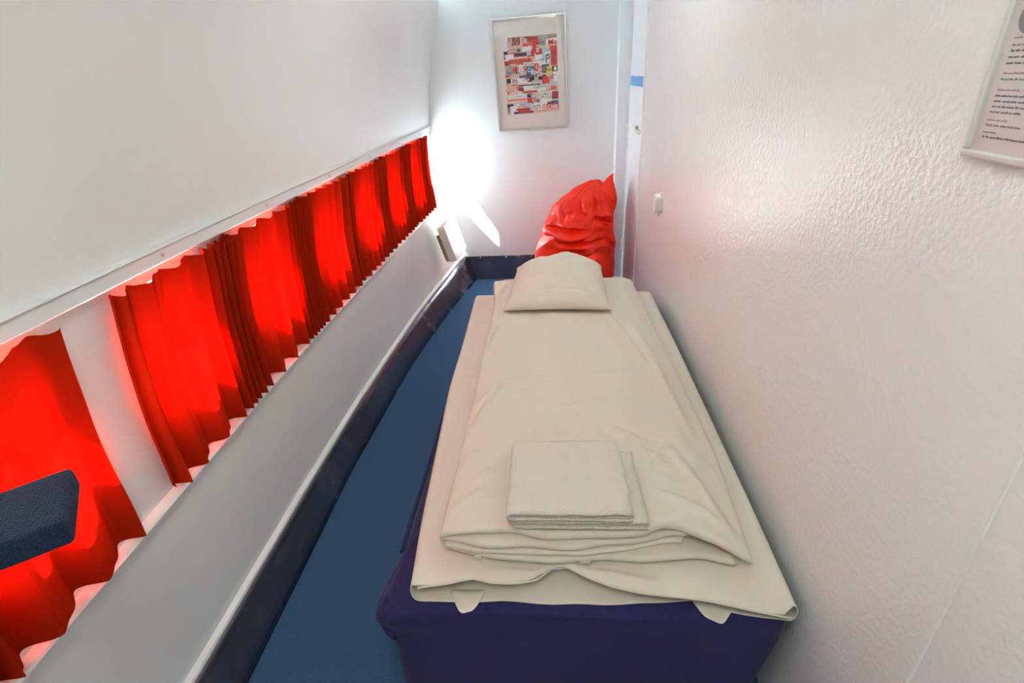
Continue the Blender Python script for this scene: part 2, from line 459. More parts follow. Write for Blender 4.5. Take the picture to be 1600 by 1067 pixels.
# door at the far right, its post and hinges
door = struct(box('door_1', XW + 0.004, XW + 0.044, 3.452, 4.050, 0.012, 2.06, M_DOOR, bev=0.002), 'pale closed door leaf at the far end of the right wall')
lt = box('door_latch', XW - 0.016, XW + 0.006, 3.505, 3.60, 1.185, 1.205, M_SWITCH, door, 0.003)
bm = bmesh.new(); add_box(bm, XW - 0.010, XW + 0.004, 3.60, 3.80, 1.205, 1.222); add_box(bm, XW - 0.018, XW + 0.004, 3.60, 3.63, 1.190, 1.222)
lt2 = mod_bevel(from_bm('latch_bar', bm, M_TRIM, door), 0.002)
tape = box('tape_strip', XW + 0.0025, XW + 0.0045, 3.452, 4.045, 1.448, 1.506, M_TAPE, door)
tape['label'] = 'strip of blue tape'
for z in (0.31, 1.155, 1.9):
    bm = bmesh.new()
    for kk in range(2):
        q = 14; r = 0.009
        for part in (0,):
            c = [(XW - 0.006 + r * math.cos(2 * PI * i / q), 4.062 + r * math.sin(2 * PI * i / q)) for i in range(q)]
            za, zb = z - 0.045 + kk * 0.046, z - 0.001 + kk * 0.046
            A = [bm.verts.new((x, y, za)) for x, y in c]; B = [bm.verts.new((x, y, zb)) for x, y in c]
            for i in range(q): bm.faces.new((A[i], A[(i + 1) % q], B[(i + 1) % q], B[i]))
            bm.faces.new(A[::-1]); bm.faces.new(B)
    add_box(bm, XW + 0.001, XW + 0.004, 4.02, 4.062, z - 0.045, z + 0.045)
    from_bm('hinge', bm, M_TRIM, door)
struct(box('trim_6', XW - 0.006, XW + 0.05, 3.415, 3.447, 0.0, 2.09, M_TRIM, bev=0.003), 'narrow white door casing strip')
struct(box('trim_7', 0.472, XW + 0.02, 4.085, YB, 0.0, ZC - 0.02, M_DOOR, bev=0.003), 'white door post in the far right corner')
struct(box('trim_8', XW - 0.003, XW + 0.05, 4.055, 4.085, 0.0, 2.10, mat('recess_shade_grey', (0.62, 0.61, 0.58), 0.5)), 'jamb side beside the post, recess shade painted in its grey')  # darker grey paints in the shade of the recess between post and door
struct(box('trim_9', XW, XW + 0.05, 3.415, 4.085, 2.07, ZC + 0.04, M_WALLR))

# ceiling lamps overhead, out of view; the far one is added as fill
def lamp(y, label, m, name='ceiling_lamp'):
    t = empty(name, (-0.05, y, ZC)); tag(t, label, 'ceiling lamp', 'ceiling lamps')
    bm = bmesh.new()
    add_box(bm, -0.20, 0.10, y - 0.32, y + 0.32, ZC - 0.045, ZC - 0.005)
    mod_bevel(from_bm('lamp_housing', bm, M_TRIM, t), 0.01)
    bm = bmesh.new(); add_box(bm, -0.18, 0.08, y - 0.30, y + 0.30, ZC - 0.060, ZC - 0.046)
    mod_bevel(from_bm('lamp_diffuser', bm, m, t), 0.004)
    adopt(t)
lamp(-0.15, 'flat white ceiling lamp above the near end of the cabin', M_LAMP)
lamp(2.20, 'added unseen fill lamp on the ceiling above the middle of the bed', emit_mat('added_fill_diffuser', (0.90, 0.97, 0.92), LAMP_POWER * 0.56))  # added fill lamp, brightens the bed, lower panel and far end

# ------------------------------------------------------------------ curtains
def dense_of(f): return clamp((f - 9) / 18)
def curtain(ya, yb, label, style, seed):
    rnd = random.Random(seed)
    n = int(420 * (yb - ya) / 0.5)
    # integrate fold frequency along the panel
    def freq(s):
        if style == 'near':   return lerp(30, 8.5, sstep(0.18, 0.36, s)) + 10 * sstep(0.9, 1.0, s)
        if style == 'broad':  return 9.5 + 16 * (1 - sstep(0.02, 0.16, s)) + 24 * sstep(0.62, 0.78, s)
        return 13.5 + 5 * noise.noise(Vector((s * 3.1, seed * 1.7, 0)))
    ph = [rnd.random() * 6]
    for i in range(n): ph.append(ph[-1] + 2 * PI * freq(i / n) * (yb - ya) / n)
    cols = []
    for i in range(n + 1):
        s = i / n
        y = lerp(ya, yb, s); f = freq(s); p = ph[i]
        dense = clamp((f - 9) / 18)
        amp = lerp(0.015, 0.017, dense) * (1 + 0.35 * noise.noise(Vector((s * 9, seed, 3.3))))
        cols.append((s, y, p, amp, f))
    NR = 26
    verts, faces = [], []
    for j in range(NR + 1):
        t = j / NR
        for (s, y, p, amp, f) in cols:
            q = p + 0.45 * noise.noise(Vector((s * 6, t * 1.3, seed * 2.1)))
            a = amp * (lerp(0.95, 1.1, t) if style == 'even' else lerp(0.75, 1.15, t))
            w = math.sin(q); sharp = w * (0.70 + 0.30 * abs(w)) + 0.24 * math.sin(2 * q + 0.7) + 0.09 * math.sin(3 * q + 2.0)
            hm = 0.35 if style == 'even' else 1.0
            ztop = 1.202 - 0.010 * hm * (0.5 + 0.5 * math.sin(q + 0.9)) - 0.004 * noise.noise(Vector((s * 20, 0, seed)))
            zbot = 0.690 - 0.006 * hm * (1 - 0.7 * dense_of(f)) * math.sin(q) + 0.006 * noise.noise(Vector((s * 5, 7, seed)))
            z = lerp(ztop, zbot, t)
            x = wall_x(y, z) + 0.033 + a * sharp + 0.004 * noise.noise(Vector((s * 14, t * 3, seed)))
            if ya > 1.0: x -= 0.013 * (1 - sstep(0.03, 0.12, s))     # its first fold is tucked behind the curtain before it
            # fold overhang: swing the cloth along the wall
            yy = y + a * 0.9 * math.cos(q + 0.4) * (0.5 / max(f, 8) * 16) * 0.5
            yy += 0.010 * (t - 0.5) * noise.noise(Vector((s * 4, seed * 5.0, 1)))
            verts.append((x, yy, z))
    w = n + 1
    for j in range(NR):
        for i in range(n): faces.append((j * w + i, j * w + i + 1, (j + 1) * w + i + 1, (j + 1) * w + i))
    o = from_py('curtain', verts, faces, M_CURT)
    tag(o, label, 'curtain', 'short red curtains over the cabin windows')
    return o
for a in (
    (0.36, 0.775, 'nearest red curtain, cut off by the left photo edge behind the navy block', 'near', 3),
    (0.91, 1.36, 'second red curtain from the front, its near edge beside the bare wall gap', 'broad', 5),
    (1.365, 1.84, 'third red curtain from the front, with broad glowing folds and dark gathered far edge', 'broad', 8),
    (1.845, 2.36, 'fourth red curtain from the front, middle of the row along the side wall', 'even', 11),
    (2.365, 2.88, 'fifth red curtain from the front, evenly pleated', 'even', 14),
    (2.885, 3.42, 'sixth red curtain from the front, second from the far wall', 'even', 17),
    (3.425, 3.96, 'farthest red curtain, ending just short of the far wall beside the sunlight patch', 'even', 21)):
    curtain(a[0] - (0.018 if a[0] > 1.0 else 0.0), *a[1:])

# ------------------------------------------------------------------ navy padded block at the near left
nb = empty('padded_block', (-0.74, 0.30, 1.07))
tag(nb, 'navy padded block jutting in at the left edge in front of the nearest red curtain', 'padded block')
ang = math.radians(38)
Mx = Matrix.Translation((-0.596, 0.417, 1.100)) @ Matrix.Rotation(ang, 4, 'Z')
bm = bmesh.new()
add_box(bm, -0.29, 0.0, 0.0, 0.127, -0.036, 0.0)
bmesh.ops.bevel(bm, geom=bm.edges[:], offset=0.010, segments=4, profile=0.6, affect='EDGES')
bmesh.ops.subdivide_edges(bm, edges=[e for e in bm.edges if e.calc_length() > 0.05], cuts=8, use_grid_fill=True)
for v in bm.verts:
    v.co += Vector((0, 0, 0.003 * noise.noise(v.co * 14))) + v.co * 0.0
    v.co = Mx @ v.co
from_bm('padded_cover', bm, M_NAVY2, nb, True)
box('mount_plate', -0.345, -0.288, 0.01, 0.06, -0.034, -0.004, M_DGREY, nb, 0.002, Mx)
adopt(nb)

# ------------------------------------------------------------------ wall heater
ht = empty('wall_heater', (-0.80, 3.78, 0.33))
tag(ht, 'small white panel heater on the left side wall near the far corner', 'heater')
# slab frame: axes along wall (Y), up the sloping wall, and out of it
pA = Vector((-0.779, 3.60, 0.623)); pB = Vector((-0.706, 3.60, 0.364)); pC = Vector((-0.760, 3.95, 0.618))
ey = (pC - pA).normalized(); ez = (pA - pB); hgt = ez.length; ez.normalize()
ez = (ez - ey * ez.dot(ey)).normalized(); ex = ey.cross(ez).normalized()
if ex.x < 0: ex = -ex
HM = Matrix((( *[ex[0], ey[0], ez[0]], pB.x), (*[ex[1], ey[1], ez[1]], pB.y), (*[ex[2], ey[2], ez[2]], pB.z), (0, 0, 0, 1)))
HW = 0.35
bm = bmesh.new(); add_box(bm, -0.010, 0.0, 0, HW, 0, hgt, HM); mod_bevel(from_bm('front_panel', bm, M_HEAT, ht), 0.003, 3)
bm = bmesh.new(); add_box(bm, -0.058, -0.010, 0.004, HW - 0.004, 0.004, hgt - 0.012, HM); mod_bevel(from_bm('heater_body', bm, mat('heater_side_enamel', (0.78, 0.74, 0.69), 0.4), ht), 0.004)
bm = bmesh.new()
add_box(bm, -0.058, -0.052, 0.0, HW, hgt - 0.012, hgt + 0.003, HM)
for k in range(15):
    y = 0.01 + k * (HW - 0.02) / 14
    add_box(bm, -0.053, -0.009, y - 0.003, y + 0.003, hgt - 0.012, hgt - 0.004, HM)
from_bm('top_grille', bm, M_HEAT, ht)
bm = bmesh.new()
add_box(bm, -0.098, -0.058, 0.05, 0.075, 0.02, hgt - 0.06, HM); from_bm('wall_bracket', bm, M_BROWN, ht)
bm = bmesh.new(); add_box(bm, -0.098, -0.058, HW - 0.075, HW - 0.05, 0.02, hgt - 0.06, HM); from_bm('wall_bracket', bm, M_BROWN, ht)
bm = bmesh.new(); add_box(bm, -0.078, -0.058, 0.004, 0.05, 0.015, 0.10, HM); add_box(bm, -0.070, -0.058, 0.004, 0.04, 0.10, 0.14, HM)
from_bm('thermostat_box', bm, M_BROWN, ht)
adopt(ht)

# ------------------------------------------------------------------ bed: navy covered base
bed = empty('bed', (0.06, 1.7, 0.0))
tag(bed, 'low single bed base in a navy fabric cover standing against the right wall', 'bed')
BX0, BX1, BY0, BY1, BZ = -0.415, 0.515, 0.775, 2.68, 0.435
def rounded_rect(x0, x1, y0, y1, r, n):
    per = 2 * (x1 - x0 + y1 - y0 - 4 * r) + 2 * PI * r
    pts = []
    segs = [((x0 + r, y0), (x1 - r, y0), None), ((x1 - r, y0 + r), -90, 1), ((x1, y0 + r), (x1, y1 - r), None), ((x1 - r, y1 - r), 0, 1),
            ((x1 - r, y1), (x0 + r, y1), None), ((x0 + r, y1 - r), 90, 1), ((x0, y1 - r), (x0, y0 + r), None), ((x0 + r, y0 + r), 180, 1)]
    for a, b_, arc in segs:
        if arc:
            for k in range(8):
                t = math.radians(b_ + 90 * k / 8); pts.append((a[0] + r * math.cos(t), a[1] + r * math.sin(t)))
        else:
            L = math.hypot(b_[0] - a[0], b_[1] - a[1]); m_ = max(2, int(L / per * n))
            for k in range(m_): pts.append((lerp(a[0], b_[0], k / m_), lerp(a[1], b_[1], k / m_)))
    return pts
base = rounded_rect(BX0, BX1, BY0, BY1, 0.03, 260)
levels = [0.004, 0.03, 0.08, 0.14, 0.20, 0.26, 0.31, 0.35, 0.38, 0.405, 0.42, 0.43, BZ, BZ + 0.002]
verts, faces = [], []
cx, cy = 0.05, 1.73
nP = len(base)
for z in levels:
    for (x, y) in base:
        d = Vector((x - cx, y - cy)); 
        nx_ = -1 if x < BX0 + 0.03 else 1 if x > BX1 - 0.03 else 0
        ny_ = -1 if y < BY0 + 0.03 else 1 if y > BY1 - 0.03 else 0
        drop = sstep(BZ, 0.0, z)
        off = 0.006 * fbm(x * 5, y * 5, z * 3) * drop
        # cloth bunched out at the near left corner below the mattress
        g = math.exp(-((x - BX0) ** 2 + (y - BY0 - 0.03) ** 2) / 0.010) * math.exp(-((z - 0.405) / 0.035) ** 2)
        sag = -0.05 * sstep(0.40, 0.05, z) * sstep(BX1 - 0.12, BX1, x) if z < 0.40 else 0
        ins = sstep(0.425, BZ + 0.002, z) * 0.012
        X = x + nx_ * (off - ins) + sag - 0.032 * g
        Y = y + ny_ * (off - ins) - 0.018 * g
        if ny_ == 1: Y = min(Y, BY1)
        X = min(X, 0.535)
        verts.append((X, Y, z))
for l in range(len(levels) - 1):
    for i in range(nP):
        i2 = (i + 1) % nP
        faces.append((l * nP + i, l * nP + i2, (l + 1) * nP + i2, (l + 1) * nP + i))
faces.append(tuple((len(levels) - 1) * nP + i for i in range(nP)))
faces.append(tuple(range(nP))[::-1])
cover = from_py('bed_cover', verts, faces, M_NAVY, bed)
# folded cloth flap hanging out at the near left corner, and piping along the side edge
vv = []; ff = []
fl = [(-0.402, 1.02, 0.436), (-0.424, 0.93, 0.428), (-0.448, 0.86, 0.418), (-0.462, 0.805, 0.405), (-0.440, 0.770, 0.380), (-0.418, 0.762, 0.345)]
for i, p in enumerate(fl):
    t = i / (len(fl) - 1)
    vv += [(p[0] + 0.03, p[1] + 0.004, p[2] + 0.010), p, (p[0] + 0.012, p[1] + 0.002, p[2] - 0.045 * math.sin(PI * clamp(t + 0.1))), (p[0] + 0.045, p[1] + 0.01, p[2] - 0.065)]
for i in range(len(fl) - 1):
    for j in range(3): ff.append((i * 4 + j, i * 4 + j + 1, (i + 1) * 4 + j + 1, (i + 1) * 4 + j))
flap = from_py('cover_fold', vv, ff, M_NAVY, bed)
mod_solid(flap, 0.004); sb = flap.modifiers.new('sub', 'SUBSURF'); sb.levels = 2; sb.render_levels = 2
pv, pf = [], []
K = 8; NN = 70
for i in range(NN + 1):
    y = lerp(0.95, 2.66, i / NN)
    x = BX0 - 0.006 + 0.004 * noise.noise(Vector((y * 4, 1, 0))); z = 0.430 + 0.004 * noise.noise(Vector((y * 3, 5, 0)))
    for k in range(K): pv.append((x + 0.007 * math.cos(2 * PI * k / K), y, z + 0.007 * math.sin(2 * PI * k / K)))
for i in range(NN):
    for k in range(K): pf.append((i * K + k, i * K + (k + 1) % K, (i + 1) * K + (k + 1) % K, (i + 1) * K + k))
from_py('cover_seam', pv, pf, M_NAVY, bed)
adopt(bed)

# ------------------------------------------------------------------ soft slabs
def prof(d, r):
    q = 1 - min(d / r, 1.0); return math.sqrt(max(0.0, 1 - q * q))
def seg_d(px, py, a, b_):
    ax, ay = a; bx, by = b_
    dx, dy = bx - ax, by - ay; L2 = dx * dx + dy * dy
    t = clamp(((px - ax) * dx + (py - ay) * dy) / L2)
    return math.hypot(px - ax - t * dx, py - ay - t * dy), t
def slab(name, L, R, F, B, zb, th, r, mats, parent, dz=None, nu=80, nv=120, drape=None):
    """soft closed slab: top surface follows dz, rounded rim, flat underside"""
    top, bot = [], []
    for j in range(nv + 1):
        v = 0.5 - 0.5 * math.cos(PI * j / nv); v = lerp(j / nv, v, 0.8)
        for i in range(nu + 1):
            u = 0.5 - 0.5 * math.cos(PI * i / nu); u = lerp(i / nu, u, 0.8)
            y0, y1 = F(u), B(u)
            y = lerp(y0, y1, v)
            x0, x1 = L(y), R(y); x = lerp(x0, x1, u)
            e = prof(min(u, 1 - u) * (x1 - x0), r) * prof(min(v, 1 - v) * (y1 - y0), r)
            z = zb + th * 0.5 * (1 + e)
            if dz: z += dz(x, y) * e
            zl = zb + th * 0.5 * (1 - e)
            if drape: d = drape(x, y); z += d; zl += d
            top.append((x, y, z)); bot.append((x, y, zl))
    w = nu + 1; N = len(top)
    border = lambda i, j: i == 0 or j == 0 or i == nu or j == nv
    verts = top + []
    bi = {}
    for j in range(nv + 1):
        for i in range(nu + 1):
            k = j * w + i
            if border(i, j): bi[k] = k
            else: bi[k] = len(verts); verts.append(bot[k])
    faces = []
    for j in range(nv):
        for i in range(nu):
            a, b_, c, d = j * w + i, j * w + i + 1, (j + 1) * w + i + 1, (j + 1) * w + i
            faces.append((a, b_, c, d)); faces.append((bi[d], bi[c], bi[b_], bi[a]))
    return from_py(name, verts, faces, mats, parent)

# mattress with its loose white cover, open at the foot end
mt = empty('mattress', (0.06, 1.7, BZ))
tag(mt, 'thin mattress in a loose white cotton cover, lying on the navy bed base', 'mattress')
mL = smooth_table([(0.76, -0.350), (0.98, -0.372), (1.68, -0.415), (2.0, -0.417), (2.6, -0.432)], 0.1)
mR = smooth_table([(0.74, 0.518), (1.07, 0.522), (2.1, 0.520), (2.63, 0.512)], 0.1)
MZ0, MZ1 = 0.440, 0.502
hemY = smooth_table([(-0.351, 0.798), (-0.323, 0.806), (-0.262, 0.813), (-0.206, 0.829), (-0.164, 0.818), (-0.111, 0.818), (-0.051, 0.828), (-0.005, 0.864), (0.025, 0.857), (0.069, 0.835), (0.126, 0.813), (0.197, 0.800), (0.293, 0.789), (0.4, 0.777), (0.522, 0.762)], 0.012)
lowY = smooth_table([(-0.361, 0.798), (-0.267, 0.795), (-0.144, 0.802), (-0.007, 0.797), (0.113, 0.800), (0.217, 0.806), (0.315, 0.818), (0.345, 0.795), (0.412, 0.784), (0.52, 0.768)], 0.02)
slab('mattress_pad', lambda y: mL(y) + 0.03, lambda y: mR(y) - 0.03, lambda u: 0.875 + 0.006 * math.sin(u * 17), lambda u: 2.63, MZ0 + 0.004, MZ1 - MZ0 - 0.025, 0.02, M_PAD, mt, None, 40, 40)
sheet_creases = [((-0.43, 2.30), (-0.33, 2.33)), ((-0.43, 2.20), (-0.34, 2.18)), ((-0.42, 1.93), (-0.33, 1.95)), ((-0.42, 1.76), (-0.32, 1.80)), ((-0.41, 1.55), (-0.32, 1.60)), ((-0.39, 1.28), (-0.31, 1.36)), ((-0.43, 2.40), (-0.37, 2.46)), ((-0.38, 1.12), (-0.32, 1.16)), ((-0.375, 2.234), (-0.304, 2.304)), ((-0.371, 2.129), (-0.296, 2.16)), ((-0.37, 1.972), (-0.3, 2.03)), ((-0.40, 1.821), (-0.282, 1.819)),
                 ((-0.429, 2.349), (-0.333, 2.424)), ((-0.402, 1.683), (-0.298, 1.729)), ((-0.396, 1.434), (-0.294, 1.51)), ((-0.41, 2.05), (-0.31, 2.09)), ((-0.42, 2.44), (-0.34, 2.50)),
                 ((-0.33, 0.87), (-0.22, 0.93)), ((-0.18, 0.85), (-0.02, 0.83)), ((0.05, 0.85), (0.22, 0.82)), ((0.46, 2.1), (0.50, 2.4)), ((0.46, 1.2), (0.49, 1.6))]
def crease_h(x, y, creases, w, a):
    h = 0.0
    for c in creases:
        d, t = seg_d(x, y, c[0], c[1])
        if d < 4 * w: h += a * math.exp(-(d / w) ** 2) * math.sin(PI * clamp(0.08 + 0.84 * t))
    return h
NA, NV = 150, 110
verts, faces = [], []
for j in range(NV + 1):
    v = (j / NV) ** 1.35
    for i in range(NA):
        a = i / NA
        # loop: top (0..0.46) left to right, right side (0.46..0.5), bottom (0.5..0.96), left side
        hw = 0.5 * (MZ1 - MZ0)
        if a < 0.46: u = a / 0.46; side = 0; top = 1.0
        elif a < 0.5: side = 1; q = (a - 0.46) / 0.04; top = 1 - q
        elif a < 0.96: u = 1 - (a - 0.5) / 0.46; side = 2; top = 0.0
        else: side = 3; q = (a - 0.96) / 0.04; top = q
        def X(y):
            l, r = mL(y) + 0.016, mR(y) - 0.016
            if side in (0, 2): return lerp(l, r, u)
            if side == 1: return r + 0.016 * math.sin(PI * q)
            return l - 0.016 * math.sin(PI * q)
        xs = X(0.8)
        ys = lerp(lowY(xs), hemY(xs), top)
        y = lerp(ys, 2.655, v); x = X(y)
        z = lerp(MZ0, MZ1, top) if side in (0, 2) else lerp(MZ0, MZ1, 0.5 + 0.5 * math.cos(PI * (1 - top)))
        if side == 0:
            und = sstep(-0.325, -0.297, x) * sstep(0.47, 0.43, x) * sstep(0.85, 0.88, y)
            rim = sstep(0, 0.05, min(u, 1 - u))
            z += (0.0035 * fbm(x * 6, y * 5, 1.0) + 0.0045 * math.sin(y * 62 + 2 * noise.noise(Vector((y * 4, x * 6, 2)))) * sstep(-0.30, -0.37, x) * sstep(1.3, 2.0, y) * (0.4 + noise.noise(Vector((y * 3, 4, 4))))) * rim + crease_h(x, y, sheet_creases, 0.0095, 0.013)
            z = lerp(min(z - 0.007 * rim, MZ1 + 0.003), MZ1 - 0.004, und)
            # hem lifts a little at the foot
            lift = math.exp(-((y - ys) / 0.05) ** 2)
            z += lift * (0.010 * math.exp(-((x + 0.0) / 0.06) ** 2) - 0.004 + 0.003 * math.sin(x * 22))
            z -= 0.006 * math.exp(-((y - ys) / 0.006) ** 2)
            z -= 0.018 * sstep(0.26, 0.5, x) * math.exp(-((y - ys) / 0.07) ** 2)
        elif side == 2:
            z += 0.002 * math.sin(x * 40) * math.exp(-((y - ys) / 0.03) ** 2)
            z = max(z, BZ + 0.0035)
        # closed, rounded head end
        hd = sstep(0.955, 1.0, v)
        if hd > 0: z = lerp(z, 0.47, hd * 0.9)
        verts.append((x, y, z))
for j in range(NV):
    for i in range(NA):
        i2 = (i + 1) % NA
        faces.append((j * NA + i, j * NA + i2, (j + 1) * NA + i2, (j + 1) * NA + i))
faces.append(tuple(NV * NA + i for i in range(NA)))
sh = from_py('mattress_cover', verts, faces, M_SHEET, mt)
mod_solid(sh, 0.0022, -1)
# stitched hem: a thin cord along the lifted edge
hv, hf = [], []
for i in range(141):
    x = lerp(-0.335, 0.505, i / 140); y = hemY(x) - 0.001
    lift = 0.010 * math.exp(-(x / 0.06) ** 2) - 0.011 + 0.003 * math.sin(x * 22)
    z = MZ1 + 0.0035 * fbm(x * 6, y * 5, 1.0) + lift - 0.006 - 0.018 * sstep(0.26, 0.5, x)
    for k in range(6): hv.append((x, y + 0.0028 * math.cos(k * PI / 3), z + 0.0028 * math.sin(k * PI / 3)))
for i in range(140):
    for k in range(6): hf.append((i * 6 + k, i * 6 + (k + 1) % 6, (i + 1) * 6 + (k + 1) % 6, (i + 1) * 6 + k))
from_py('stitched_hem', hv, hf, M_SHEET, mt)
# loose bits of cover hanging over the foot edge
def tab(x0, x1, y, z, drop, seed, skew=0.0):
    n = 24; vv, ff = [], []
    for j in range(7):
        t = j / 6
        for i in range(n + 1):
            s = i / n; x = lerp(x0, x1, s) + skew * t
            dr = drop * (0.25 + 0.75 * math.sin(PI * s) ** 0.7) * (1 + 0.25 * noise.noise(Vector((s * 3, seed, 0))))
            vv.append((x, y + 0.055 - math.sin(PI * s) ** 0.7 * (0.055 * (1 - (1 - t) ** 2) + 0.004 * t) - 0.002 * math.sin(s * 16 + seed) * t, z - dr * t))
    for j in range(6):
        for i in range(n): ff.append((j * (n + 1) + i, j * (n + 1) + i + 1, (j + 1) * (n + 1) + i + 1, (j + 1) * (n + 1) + i))
    o = from_py('cover_tail', vv, ff, M_SHEET, mt); mod_solid(o, 0.0015)
tab(-0.262, -0.180, 0.773, 0.4455, 0.005, 2.0)
tab(0.300, 0.395, 0.768, 0.4455, 0.009, 5.0, 0.008)
adopt(mt)

# duvet, folded lengthwise into stacked layers
dv = empty('duvet', (0.07, 1.75, 0.50))
tag(dv, 'white cotton duvet folded into a long narrow stack down the middle of the mattress', 'duvet')
dL = smooth_table([(0.85, -0.292), (1.4, -0.287), (2.36, -0.295), (2.63, -0.330)], 0.1)
dR = smooth_table([(0.84, 0.440), (1.22, 0.462), (1.86, 0.442), (2.58, 0.412)], 0.1)
def crumple(x, y, s, seed):
    p = Vector((x * s + 0.35 * noise.noise(Vector((x * 5, y * 5, seed))), y * s * 0.8, seed))
    r = 1 - abs(noise.noise(p)) * 2.2
    r = max(0.0, r) ** 5
    return r * max(0.0, 0.25 + noise.noise(Vector((x * 3.1, y * 2.3, seed + 9))))
duvet_creases = [((-0.276, 1.234), (-0.174, 1.649)), ((-0.28, 1.402), (-0.179, 1.559)), ((-0.225, 1.56), (-0.019, 1.6)), ((-0.151, 1.485), (-0.063, 1.499)),
    ((-0.272, 1.12), (-0.226, 1.189)), ((-0.215, 1.061), (-0.129, 1.171)), ((-0.196, 0.985), (-0.129, 1.03)), ((-0.279, 0.951), (-0.194, 1.029)),
    ((0.158, 1.311), (0.296, 1.122)), ((0.193, 1.279), (0.264, 1.213)), ((0.24, 1.03), (0.331, 0.98)), ((0.321, 0.99), (0.40, 0.915)), ((0.321, 1.204), (0.414, 0.9)),
    ((0.329, 2.074), (0.407, 1.263)), ((0.24, 2.147), (0.389, 1.395)), ((-0.29, 1.676), (-0.259, 2.104)), ((-0.287, 1.858), (-0.216, 2.172)),
    ((0.084, 1.597), (0.282, 1.637)), ((0.022, 1.399), (0.151, 1.453)), ((0.223, 1.096), (0.322, 1.204)), ((-0.25, 2.2), (-0.19, 2.45)), ((-0.29, 2.35), (-0.24, 2.55))]
lowF = smooth_table([(-0.29, 0.892), (-0.241, 0.878), (-0.168, 0.862), (-0.021, 0.852), (0.101, 0.866), (0.191, 0.860), (0.328, 0.876), (0.402, 0.855)], 0.02)
midF = smooth_table([(-0.30, 0.886), (-0.204, 0.866), (-0.05, 0.862), (0.07, 0.861), (0.192, 0.880), (0.286, 0.905), (0.40, 0.90)], 0.02)
topF = smooth_table([(-0.30, 0.886), (-0.206, 0.896), (-0.112, 0.900), (-0.034, 0.878), (0.041, 0.884), (0.199, 0.890), (0.24, 0.913), (0.284, 0.910), (0.337, 0.884), (0.44, 0.842)], 0.015)
ux = lambda u, a=-0.295, b_=0.405: lerp(a, b_, u)
slab('lower_layer', lambda y: dL(y) + 0.006 + 0.004 * math.sin(y * 9), lambda y: dR(y) - 0.032, lambda u: lowF(ux(u)), lambda u: 2.600, 0.504, 0.020, 0.011, M_DUVET, dv,
     lambda x, y: 0.003 * fbm(x * 9, y * 9, 4), 80, 90)
slab('inner_fold', lambda y: dL(y) + 0.010, lambda y: dR(y) - 0.060 - 0.10 * sstep(1.1, 0.85, y), lambda u: midF(ux(u, -0.29, 0.32)), lambda u: 2.58, 0.5235, 0.013, 0.0064, M_DUVET, dv,
     lambda x, y: 0.002 * fbm(x * 11, y * 11, 6), 80, 90)
slab('middle_layer', lambda y: dL(y) - 0.002, lambda y: dR(y) - 0.045 - 0.10 * sstep(1.1, 0.85, y), lambda u: midF(ux(u, -0.30, 0.34)) + 0.006 + 0.004 * math.sin(u * 21), lambda u: 2.61, 0.536, 0.018, 0.009, M_DUVET, dv,
     lambda x, y: 0.002 * fbm(x * 11, y * 11, 8), 80, 90)
slab('top_layer', dL, dR, lambda u: topF(ux(u, -0.295, 0.44)), lambda u: 2.620 + 0.015 * math.sin(u * 5), 0.553, 0.024, 0.013, M_DUVET, dv,
     lambda x, y: (1 - 0.9 * sstep(-0.17, -0.12, x) * sstep(0.26, 0.21, x) * sstep(0.86, 0.89, y) * sstep(1.21, 1.16, y)) * (0.0045 * fbm(x * 4, y * 3, 2) + 0.0016 * fbm(x * 14, y * 10, 5) + 0.006 * crumple(x, y, 7.0, 3.0) + 0.004 * crumple(x, y, 13.0, 7.0) + crease_h(x, y, duvet_creases, 0.012, 0.0125)), 110, 260,
     lambda x, y: -0.030 * sstep(0.345, 0.455, x) - 0.008 * sstep(-0.24, -0.30, x) + 0.008 * math.exp(-((x - 0.25) / 0.06) ** 2) * sstep(1.05, 0.88, y))
# small frayed tabs between the folds at the foot
def fold_tab(name, x, y, z, w, h):
    bm = bmesh.new(); add_box(bm, x - w, x + w, y - 0.003, y, z - h, z); mod_bevel(from_bm(name, bm, M_DUVET, dv), 0.001)
fold_tab('fold_corner', -0.196, 0.862, 0.527, 0.009, 0.014)
fold_tab('fold_corner', 0.062, 0.858, 0.526, 0.012, 0.016)
adopt(dv)

